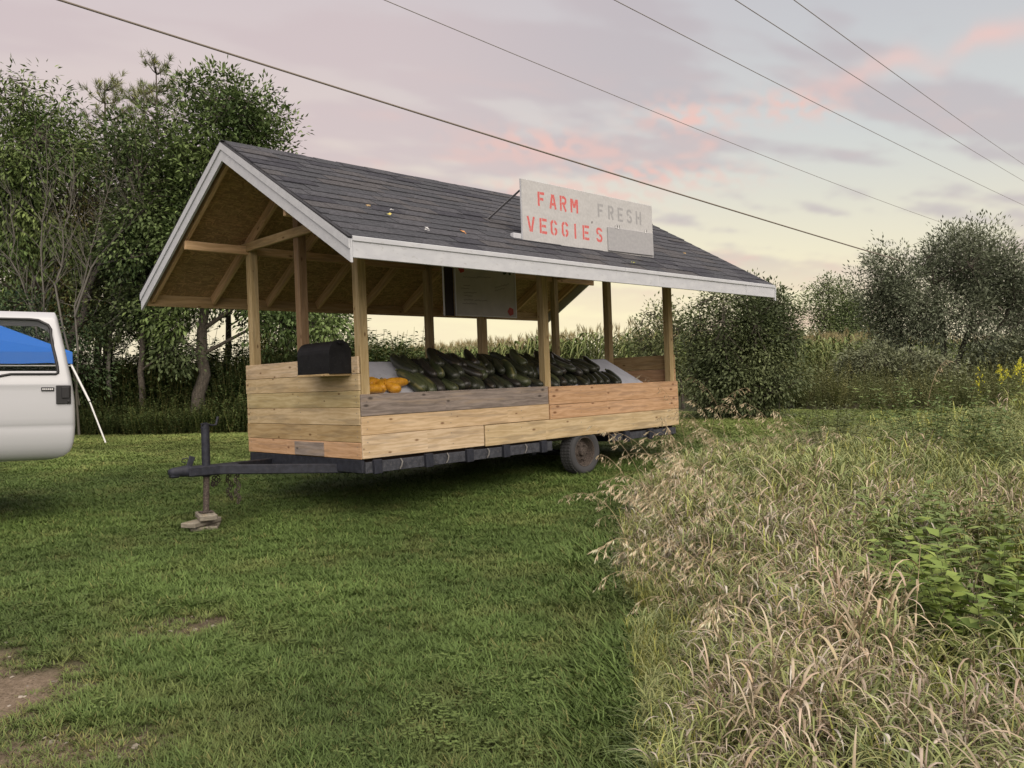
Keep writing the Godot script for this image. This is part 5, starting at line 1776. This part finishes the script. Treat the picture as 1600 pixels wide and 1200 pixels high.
func build_corn() -> void:
	R.seed = 401
	var b := MB.new()
	b.col = vc(0.10, 0.115, 0.045)
	b.tube(PackedVector3Array([Vector3.ZERO, Vector3(0.01, 1.0, 0), Vector3(0.0, 2.0, 0.01)]), PackedFloat32Array([0.014, 0.012, 0.006]), 5)
	for i in 11:
		var az := (i % 2) * PI + R.randfn() * 0.35
		var y := 0.35 + i * 0.15
		var l := R.randf_range(0.5, 0.85)
		var d := Vector3(cos(az), 0, sin(az))
		var pts := PackedVector3Array()
		for k in 6:
			var f := k / 5.0
			pts.append(Vector3(0, y, 0) + d * l * f * (1.0 - 0.15 * f) + Vector3(0, l * (0.95 * f - 1.35 * f * f), 0))
		var q := R.randf()
		b.blade(pts, d.cross(Vector3.UP), 0.075, vc(0.050, 0.085, 0.024).lerp(vc(0.080, 0.108, 0.036), q), vc(0.10, 0.118, 0.046))
	for i in 6:
		var az := R.randf() * TAU
		var d := Vector3(cos(az) * 0.35, 1.0, sin(az) * 0.35)
		if i == 0:
			d = Vector3(0, 1.15, 0)
		b.leaf(Vector3(0, 1.98, 0), d.normalized(), Vector3(sin(az), 0.2, cos(az)), R.randf_range(0.24, 0.36), 0.014, vc(0.17, 0.155, 0.085))
	var mesh := b.mesh()
	var front := [Vector2(-20, -62), Vector2(-9.5, -46), Vector2(4.3, -25.5), Vector2(12.0, -31.0), Vector2(26.0, -37.0)]
	var wh := []
	var ti := []
	for s in front.size() - 1:
		var a: Vector2 = front[s]
		var e: Vector2 = front[s + 1]
		var n := int(a.distance_to(e) / 0.2)
		for row in 16:
			for i in n:
				if row > 8 and i % 2 == 0:
					continue
				var p := a.lerp(e, (i + R.randf() * 0.5) / n)
				p.y -= row * 0.76 * (1.15 if s != 1 else 1.0)
				if s == 1:
					p.x -= row * 0.25
				var sc := R.randf_range(0.88, 1.12) * (1.0 + 0.12 * NZ.get_noise_2d(p.x * 8.0, p.y * 8.0))
				wh.append(Transform3D(Basis(Vector3.UP, R.randf() * TAU).scaled(Vector3(sc, sc, sc)) * Basis(Vector3(1, 0, 0), R.randfn() * 0.04), Vector3(p.x, ground_y(p.x, p.y) - 0.02, p.y)))
				var v := R.randf_range(0.8, 1.15)
				ti.append(Color(v * (1.0 + 0.15 * R.randf()), v, v * 0.95))
	kind(many("corn_field", mesh, M.leaf, wh, ti), "stuff")


func build_wires() -> void:
	var ws := [[Vector3(-15.4, 8.05, -6.0), Vector3(11.6, 4.66, -24.2), 0.019, -0.10, "thick dark cable crossing the whole sky above the roof"], [Vector3(-8.97, 7.66, -6.2), Vector3(22.0, 8.45, -40.4), 0.008, -0.25, "thin wire next above the thick cable"], [Vector3(-3.2, 7.5, -8.5), Vector3(38.8, 10.3, -54.4), 0.008, -0.25, "third wire up from the thick cable, running to the right edge"], [Vector3(-0.5, 7.3, -8.8), Vector3(38.0, 12.7, -56.0), 0.008, -0.2, "fourth wire up from the thick cable in the upper right sky"], [Vector3(0.6, 7.35, -9.0), Vector3(38.0, 13.6, -56.0), 0.008, -0.2, "uppermost thin wire in the right corner of the sky"]]
	for w in ws:
		var pts := PackedVector3Array()
		var rad := PackedFloat32Array()
		for i in 25:
			var f := i / 24.0
			pts.append(w[0].lerp(w[1], f) + Vector3(0, w[3] * 4.0 * f * (1.0 - f), 0))
			rad.append(w[2])
		var b := MB.new()
		b.tube(pts, rad, 6, true)
		tag(obj("overhead_wire", b, M.cable if w[2] > 0.015 else M.wire), w[4], "wire", "overhead wires")


# ---------------------------------------------------------------- lawn and tall weeds
func tuft(sd: int, n: int, h: float, spread: float, w: float, curl: float, ca: Color, cb: Color, tip: Color, segs := 3) -> ArrayMesh:
	R.seed = sd
	var b := MB.new()
	for i in n:
		var az := R.randf() * TAU
		var d := Vector3(cos(az), 0, sin(az))
		var p := d * R.randf() * spread * 0.5
		var az2 := az + R.randfn() * 0.7
		d = Vector3(cos(az2), 0, sin(az2))
		var l := h * R.randf_range(0.55, 1.15)
		var lean := R.randf_range(0.15, 0.7)
		var pts := PackedVector3Array()
		for k in segs + 1:
			var f := float(k) / segs
			var a := lean + curl * f * R.randf_range(0.9, 1.1)
			if k == 0:
				pts.append(p)
			else:
				pts.append(pts[k - 1] + (d * sin(a) + Vector3.UP * cos(a)) * l / segs)
		var c := ca.lerp(cb, R.randf())
		b.blade(pts, d.cross(Vector3.UP), w * R.randf_range(0.7, 1.2), c, c.lerp(tip, 0.55))
	return b.mesh()


func build_lawn() -> void:
	var ms := []
	for k in 3:
		ms.append(tuft(501 + k, 16, [0.055, 0.07, 0.045][k], 0.09, 0.0058, 0.8, vc(0.040, 0.076, 0.016), vc(0.078, 0.124, 0.030), vc(0.115, 0.155, 0.048)))
	var wh := [[], [], []]
	var ti := [[], [], []]
	R.seed = 510
	for i in 185000:
		var d := 1.2 + 16.3 * pow(R.randf(), 1.25)
		var hw := d * 0.66 + 2.8
		var x := R.randf_range(-hw, minf(hw, weed_edge(d) + 0.5))
		if x < -d * 0.66 - 0.8 and R.randf() < 0.45:
			continue
		var z := -d
		if d > 15.6 and x < -2.0 and d > 15.9:
			continue
		var k := dirt(x, z)
		if R.randf() < k * 1.05:
			continue
		var pn := NZ.get_noise_2d(x * 22.0 + 200.0, z * 22.0)
		var pf := NZ.get_noise_2d(x * 60.0, z * 60.0 + 99.0)
		# thatchy, thin places
		var thin := smooth(0.12, 0.42, pf + 0.4 * pn) * smooth(9.0, 5.0, d)
		if R.randf() < thin * 0.45:
			continue
		var s := R.randf_range(0.75, 1.25) * (1.0 + 0.35 * pn) * (1.0 - 0.4 * k)
		var near_edge := smooth(0.55, 0.0, weed_edge(d) - x)
		s *= 1.0 + 0.9 * near_edge
		var wide := 1.0 + smooth(5.0, 14.0, d) * 0.9
		var q := R.randi() % 3
		wh[q].append(Transform3D(Basis(Vector3.UP, R.randf() * TAU).scaled(Vector3(s * wide, s, s * wide)), Vector3(x, ground_y(x, z) - 0.004, z)))
		var v := R.randf_range(0.75, 1.2) * (1.0 + 0.5 * pn) * (1.0 + 0.38 * smooth(6.5, 12.0, d))
		var yl := smooth(0.05, 0.5, pf) * 0.35 + 0.35 * smooth(9.0, 14.0, d) + (0.9 if R.randf() < 0.05 + 0.25 * k else 0.0) + 0.5 * k
		ti[q].append(Color(v * (1.0 + 0.75 * yl), v * (1.0 + 0.18 * yl), v * (1.0 + 0.55 * yl)))
	for k in 3:
		kind(many("lawn_grass", ms[k], M.lawn, wh[k], ti[k]), "stuff")


# a handful of upright culms with alternate narrow leaves that arch over
func reed(sd: int, stems: int, h: float, per: int, ln: float, w: float, start: float, curl: float, spread: float, ca: Color, cb: Color, tip: Color) -> ArrayMesh:
	R.seed = sd
	var b := MB.new()
	for i in stems:
		var az := R.randf() * TAU
		var o := Vector3(cos(az), 0, sin(az)) * sqrt(R.randf()) * spread
		var lean := Vector3(R.randfn() * 0.16, 1.0, R.randfn() * 0.16)
		var hh := h * R.randf_range(0.65, 1.1)
		var bend := Vector3(R.randfn(), 0, R.randfn()) * 0.07 * hh
		var tone := R.randf()
		var sc := ca.lerp(cb, tone * 0.6)
		b.col = sc
		var pts := PackedVector3Array()
		var rad := PackedFloat32Array()
		for k in 4:
			var f := k / 3.0
			pts.append(o + lean * hh * f + bend * f * f)
			rad.append(0.0021 * (1.0 - 0.6 * f))
		b.tube(pts, rad, 3)
		for k in per:
			var f := lerpf(0.15, 1.0, (k + R.randf() * 0.7) / per)
			var p := o + lean * hh * f + bend * f * f
			var la := az + k * PI + R.randfn() * 0.6
			var d := Vector3(cos(la), 0, sin(la))
			var l := ln * R.randf_range(0.6, 1.25)
			var a0 := start * R.randf_range(0.7, 1.3)
			var cu := curl * R.randf_range(0.5, 1.25)
			var lp := PackedVector3Array([p])
			for q in range(1, 7):
				var a := a0 + cu * pow(q / 6.0, 1.3)
				lp.append(lp[q - 1] + (d * sin(a) + Vector3.UP * cos(a)) * l / 6.0)
			var c := ca.lerp(cb, clampf(tone + R.randf_range(-0.35, 0.35), 0.0, 1.0))
			b.blade(lp, d.cross(Vector3.UP), w * R.randf_range(0.7, 1.2), c, c.lerp(tip, R.randf_range(0.2, 0.9)))
	return b.mesh()


func build_clover() -> void:
	R.seed = 540
	var b := MB.new()
	for i in 16:
		var az := R.randf() * TAU
		var p := Vector3(cos(az), 0, sin(az)) * sqrt(R.randf()) * 0.06 + Vector3(0, R.randf_range(0.02, 0.05), 0)
		for k in 3:
			var w := az + k * TAU / 3.0
			b.leaf(p, Vector3(cos(w), 0.25, sin(w)).normalized(), Vector3.UP, 0.014, 0.013, vc(0.06, 0.09, 0.025).lerp(vc(0.10, 0.135, 0.04), R.randf()))
	var wh := []
	var ti := []
	for i in 2600:
		var d := 2.6 + 8.0 * R.randf()
		var x := R.randf_range(-d * 0.66 - 0.3, weed_edge(d))
		if R.randf() > 0.35 + 1.2 * NZ.get_noise_2d(x * 30.0 - 40.0, d * 30.0) or dirt(x, -d) > 0.25:
			continue
		var s := R.randf_range(0.5, 1.0)
		wh.append(Transform3D(Basis(Vector3.UP, R.randf() * TAU).scaled(Vector3(s, s, s)), Vector3(x, ground_y(x, -d), -d)))
		var v := R.randf_range(0.75, 1.2)
		ti.append(Color(v, v, v))
	kind(many("clover", b.mesh(), M.lawn, wh, ti), "stuff")


func stalk_mesh(sd: int, h: float, arch: float) -> MB:
	R.seed = sd
	var b := MB.new()
	b.col = vc(0.26, 0.20, 0.125)
	var pts := PackedVector3Array([Vector3.ZERO])
	var rad := PackedFloat32Array([0.0022])
	for i in range(1, 13):
		var f := i / 12.0
		var a := 0.12 + arch * f * f
		pts.append(pts[i - 1] + Vector3(sin(a), cos(a), 0.03 * sin(i * 1.3)) * h / 12.0)
		rad.append(0.0022 * (1.0 - 0.6 * f))
	b.tube(pts, rad, 4)
	# drooping one-sided panicle on the last third
	for i in range(7, 13):
		for k in 3:
			var p := pts[i].lerp(pts[mini(i + 1, 12)], R.randf())
			var d := (Vector3(R.randfn() * 0.35 + 0.3, -0.5 + R.randf() * 0.35, R.randfn() * 0.35)).normalized()
			var l := R.randf_range(0.03, 0.075)
			b.col = vc(0.34, 0.27, 0.17)
			b.tube(PackedVector3Array([p, p + d * l * 0.6, p + d * l + Vector3(0, -0.012, 0)]), PackedFloat32Array([0.0008, 0.0008, 0.0006]), 3)
			for q in 3:
				var e := p + d * l * (0.5 + 0.25 * q)
				var dd := (d + Vector3(R.randfn() * 0.3, -0.7, R.randfn() * 0.3)).normalized()
				var tone := R.randf_range(0.8, 1.25)
				b.leaf(e, dd, Vector3(R.randfn(), 0.3, R.randfn()).normalized(), R.randf_range(0.020, 0.034), 0.0075, Color(vc(0.33, 0.265, 0.18) * tone))
				b.leaf(e, dd, dd.cross(Vector3(0.3, 0.2, 1)).normalized(), R.randf_range(0.020, 0.034), 0.007, Color(vc(0.35, 0.28, 0.19) * tone))
	for i in 2:
		var y := 2 + i * 2
		var az := R.randf() * TAU
		var d := Vector3(cos(az), 0, sin(az))
		var lp := PackedVector3Array()
		for k in 5:
			var f := k / 4.0
			lp.append(pts[y] + d * 0.2 * f + Vector3(0, 0.22 * (0.7 * f - 0.9 * f * f), 0))
		b.blade(lp, d.cross(Vector3.UP), 0.007, vc(0.30, 0.25, 0.14), vc(0.42, 0.36, 0.26))
	return b


func herb(called: String, label: String, category: String, x: float, d: float, sd: int, stems: int, h: float, spread: float, per: int, ln: float, wd: float, ca: Color, cb: Color, plume := 0, group := "") -> void:
	R.seed = sd
	var root := thing(called, label, category, Vector3(x, ground_y(x, -d), -d), Basis.IDENTITY, group)
	var st := MB.new()
	var lv := MB.new()
	var fl := MB.new()
	for s in stems:
		var az := R.randf() * TAU
		var r := sqrt(R.randf()) * spread
		var b0 := Vector3(cos(az) * r * 0.5, 0, sin(az) * r * 0.5)
		var t := Vector3(cos(az) * r, h * R.randf_range(0.75, 1.1), sin(az) * r)
		var m := b0.lerp(t, 0.5) + Vector3(0, 0.05, 0)
		st.tube(PackedVector3Array([b0, m, t]), PackedFloat32Array([0.0032, 0.0026, 0.0015]), 4)
		for i in per:
			var f := lerpf(0.2, 1.0, (i + R.randf()) / per)
			var p := b0.lerp(m, f * 2.0) if f < 0.5 else m.lerp(t, f * 2.0 - 1.0)
			var w := i * 2.4 + R.randf() * 0.6
			var d2 := Vector3(cos(w), R.randf_range(-0.1, 0.55), sin(w)).normalized()
			var q := R.randf_range(0.7, 1.15) * (1.0 - 0.35 * maxf(0.0, f - 0.6))
			var c := ca.lerp(cb, R.randf())
			lv.leaf(p, d2, (Vector3.UP + Vector3(R.randfn(), 0, R.randfn()) * 0.25).normalized(), ln * q, wd * q, c)
		for i in plume:
			var w := R.randf() * TAU
			var f := R.randf()
			var p := t + Vector3(0, -0.02 + 0.15 * f, 0) + Vector3(cos(w), 0.15, sin(w)) * 0.10 * (1.0 - f) * R.randf()
			for k in 3:
				fl.leaf(p, Vector3(R.randfn(), R.randfn(), R.randfn()).normalized(), Vector3(R.randfn(), R.randfn(), R.randfn()).normalized(), 0.016, 0.012, vc(0.62, 0.42, 0.03).lerp(vc(0.5, 0.26, 0.03), R.randf()))
	obj("stems", st, mat(lin(0.12, 0.13, 0.05), 0.8), root)
	obj("leaves", lv, M.leaf, root)
	if plume:
		obj("flowers", fl, M.leaf, root)


func build_weeds() -> void:
	var tan_a := vc(0.12, 0.094, 0.060)
	var tan_b := vc(0.225, 0.180, 0.120)
	var dry := [reed(601, 5, 0.46, 7, 0.13, 0.0072, 0.5, 2.0, 0.07, tan_a, tan_b, vc(0.40, 0.345, 0.28)), reed(602, 5, 0.38, 8, 0.11, 0.0082, 0.6, 2.9, 0.08, vc(0.12, 0.10, 0.074), vc(0.24, 0.208, 0.16), vc(0.42, 0.385, 0.32))]
	var green := [tuft(603, 13, 0.44, 0.10, 0.0085, 1.3, vc(0.032, 0.052, 0.020), vc(0.060, 0.084, 0.034), vc(0.10, 0.118, 0.058), 5), reed(604, 6, 0.44, 8, 0.16, 0.0095, 0.5, 1.7, 0.07, vc(0.042, 0.057, 0.020), vc(0.076, 0.092, 0.034), vc(0.14, 0.138, 0.066))]
	var lime := [reed(605, 5, 0.46, 10, 0.15, 0.0100, 0.25, 0.7, 0.05, vc(0.060, 0.072, 0.018), vc(0.105, 0.112, 0.030), vc(0.16, 0.15, 0.05))]
	var herbm := [weed_mesh(606, 0.36, 18, 0.060, 0.022, vc(0.038, 0.052, 0.020), vc(0.080, 0.094, 0.038))]
	var wh := [[], [], [], [], [], []]
	var ti := [[], [], [], [], [], []]
	R.seed = 620
	for i in 48000:
		var d := 1.6 + 19.0 * pow(R.randf(), 1.75)
		var hw := d * 0.68 + 1.0
		var x0 := weed_edge(d)
		if x0 > hw:
			continue
		var x := lerpf(x0, hw, pow(R.randf(), 1.1))
		# fewer where the band is narrow
		if R.randf() > (hw - x0) / 7.0 + 0.12 + 0.3 * smooth(6.0, 3.0, d):
			continue
		x += 0.12 * NZ.get_noise_1d(d * 60.0) + 0.04
		var z := -d
		var t := x - x0
		var crowded := false
		for h in [[1.98, 3.25, 0.52], [2.45, 4.1, 0.62], [4.1, 7.9, 0.62], [4.55, 6.9, 0.6], [3.9, 9.9, 0.5], [2.3, 6.6, 0.35], [1.75, 2.85, 0.34], [2.2, 3.7, 0.4]]:
			if Vector2(x - h[0], d - h[1]).length() < h[2]:
				crowded = true
		if crowded and R.randf() < 0.86:
			continue
		var pn := NZ.get_noise_2d(x * 20.0 + 300.0, z * 20.0)
		var pm := NZ.get_noise_2d(x * 40.0 + 10.0, z * 40.0 + 77.0)
		# tan and dry along the lawn edge and close to the road, greener to the right and back
		var tanness := 0.33 - 0.17 * smooth(0.7, 2.2, t) - 0.22 * smooth(4.0, 8.0, d) + 0.10 * smooth(0.9, 0.2, t) * smooth(4.5, 6.5, d) + 0.16 * pn + 0.24 * pm
		tanness -= 0.40 * smooth(0.30, 0.0, t) * smooth(5.5, 4.0, d)
		var q := R.randf()
		var kk := 0
		if q < tanness:
			kk = 0 if R.randf() < 0.45 else 1
		elif q < tanness + (1.0 - tanness) * 0.66:
			kk = 2 if R.randf() < 0.45 + 0.5 * pn else 3
		elif R.randf() < 0.15 + 0.75 * smooth(5.0, 10.0, d) + 0.4 * pn:
			kk = 5
		else:
			kk = 4 if d < 8.5 or R.randf() < 0.25 else 5
		var hgt := (0.62 + 0.38 * smooth(0.0, 0.5, t)) * R.randf_range(0.7, 1.2) * (1.0 + 0.35 * pm) * (0.85 + 0.2 * smooth(3.0, 7.0, d))
		if kk == 4:
			hgt *= 0.75 + 0.5 * smooth(7.0, 12.0, d)
		hgt *= 1.0 - 0.24 * smooth(6.0, 9.0, d)
		if d > 8.5:
			hgt *= 0.36 + 0.64 * smooth(0.5, 3.0, t)
		if kk < 2 and R.randf() < 0.12:
			hgt *= 1.35
		var wide := hgt * (1.0 + 0.5 * smooth(6.0, 13.0, d))
		wh[kk].append(Transform3D(Basis(Vector3.UP, R.randf() * TAU).scaled(Vector3(wide, hgt, wide)), Vector3(x, ground_y(x, z) - 0.01, z)))
		var v := R.randf_range(0.72, 1.18) * (1.0 + 0.3 * pm)
		ti[kk].append(Color(v * R.randf_range(0.95, 1.08), v, v * R.randf_range(0.9, 1.08)))
	var names := ["dry_grass", "dry_grass", "green_grass", "green_grass", "yellow_green_weeds", "leafy_weeds"]
	for k in 6:
		var mesh: Mesh = [dry[0], dry[1], green[0], green[1], lime[0], herbm[0]][k]
		kind(many(names[k], mesh, M.dry if k < 2 else M.weed, wh[k], ti[k]), "stuff")
	# brome stalks with nodding seed heads
	var sm := []
	for k in 4:
		sm.append(stalk_mesh(640 + k, [0.98, 0.85, 1.05, 0.9][k], [1.3, 1.9, 1.0, 2.2][k]).mesh())
	R.seed = 650
	var own := [[1.30, 6.7, 0, 2.9, 1.0, "tan grass stalk leaning furthest left over the lawn, with nodding seed head"], [1.15, 6.0, 1, 3.3, 0.95, "bushy tan seed head below the furthest left stalk at the lawn edge"], [1.22, 3.55, 3, 3.4, 0.78, "long tan grass stalk arching left in the foreground, plump drooping seed head"], [1.75, 5.2, 1, 3.0, 0.95, "feathery seed head in the middle of the dry grass patch"], [2.35, 5.1, 1, 0.2, 0.8, "pale straw stalk drooping to the right amid green weeds"], [2.2, 10.2, 2, 3.0, 1.2, "tall straw stalk rising in front of the right side boards"], [2.55, 10.6, 0, 0.3, 1.15, "straw stalk with seed head over the far corner of the boards"], [2.9, 11.0, 2, 2.5, 1.1, "straw stalk against the dark shrub beside the stand's far corner"], [6.4, 12.6, 2, 0.6, 1.25, "solitary tall stalk standing before the grey green bush"]]
	for e in own:
		var o := obj("brome_stalk", sm[e[2]], M.dry, null, Vector3(e[0], ground_y(e[0], -e[1]) - 0.01, -e[1]), Basis(Vector3.UP, e[3]).scaled(Vector3.ONE * e[4]))
		tag(o, e[5], "grass stalk", "brome stalks among the weeds")
	var common := "tan brome stalk with nodding seed head among the tall weeds"
	var n := 0
	while n < 90:
		var d := 3.2 + 6.6 * R.randf()
		var x := weed_edge(d) + 0.12 + absf(R.randfn()) * 0.6
		if x > d * 0.62:
			continue
		n += 1
		var o := obj("brome_stalk", sm[R.randi() % 4], M.dry, null, Vector3(x, ground_y(x, -d) - 0.01, -d), Basis(Vector3.UP, PI + R.randfn() * 0.9).scaled(Vector3.ONE * R.randf_range(0.65, 1.0)))
		tag(o, common, "grass stalk", "brome stalks among the weeds")
	# leafy plants
	herb("leafy_plant", "bright green broad leaved plant at the right edge near the viewer", "plant", 1.98, 3.25, 701, 54, 0.60, 0.58, 22, 0.085, 0.048, vc(0.062, 0.094, 0.022), vc(0.130, 0.165, 0.042))
	herb("leafy_plant", "mid green leafy plant behind the bright one at the right edge", "plant", 2.45, 4.1, 702, 56, 0.62, 0.75, 20, 0.075, 0.038, vc(0.055, 0.080, 0.026), vc(0.105, 0.135, 0.044))
	herb("goldenrod_clump", "rounded dark green clump of leafy stems right of centre in the weeds", "plant", 4.1, 7.9, 703, 70, 0.95, 0.85, 24, 0.085, 0.026, vc(0.040, 0.066, 0.022), vc(0.090, 0.115, 0.040))
	herb("leafy_clump", "broad mid green leafy mound beyond the bright plant, at the right edge", "plant", 4.55, 6.9, 708, 54, 0.70, 0.8, 20, 0.07, 0.026, vc(0.046, 0.070, 0.026), vc(0.10, 0.12, 0.044))
	herb("leafy_clump", "grey green leafy mound between the weeds' middle and the mown strip", "plant", 3.9, 9.9, 709, 46, 0.66, 0.7, 18, 0.07, 0.022, vc(0.050, 0.066, 0.030), vc(0.10, 0.115, 0.052))
	herb("leafy_clump", "low dark leafy mound in the middle of the weeds, left of the lime plant", "plant", 2.3, 6.6, 710, 36, 0.52, 0.5, 18, 0.065, 0.022, vc(0.044, 0.066, 0.026), vc(0.09, 0.108, 0.042))
	herb("lime_plant", "small lime green plant left of the dark leafy clump", "plant", 3.35, 7.6, 704, 12, 0.5, 0.22, 14, 0.08, 0.035, vc(0.09, 0.12, 0.022), vc(0.14, 0.165, 0.036))
	herb("goldenrod", "goldenrod with deep yellow plumes, tallest at the right edge", "wildflower", 7.55, 12.2, 705, 12, 0.95, 0.3, 18, 0.09, 0.016, vc(0.10, 0.13, 0.04), vc(0.18, 0.20, 0.06), 26, "goldenrod in flower")
	herb("goldenrod", "goldenrod with paler yellow plumes beside the taller one", "wildflower", 8.0, 12.4, 706, 9, 0.85, 0.25, 18, 0.09, 0.016, vc(0.10, 0.13, 0.04), vc(0.18, 0.20, 0.06), 20, "goldenrod in flower")
	herb("goldenrod", "small goldenrod just coming into flower, left of the other two", "wildflower", 7.1, 12.3, 707, 4, 0.78, 0.12, 16, 0.085, 0.016, vc(0.12, 0.15, 0.04), vc(0.2, 0.22, 0.06), 10, "goldenrod in flower")
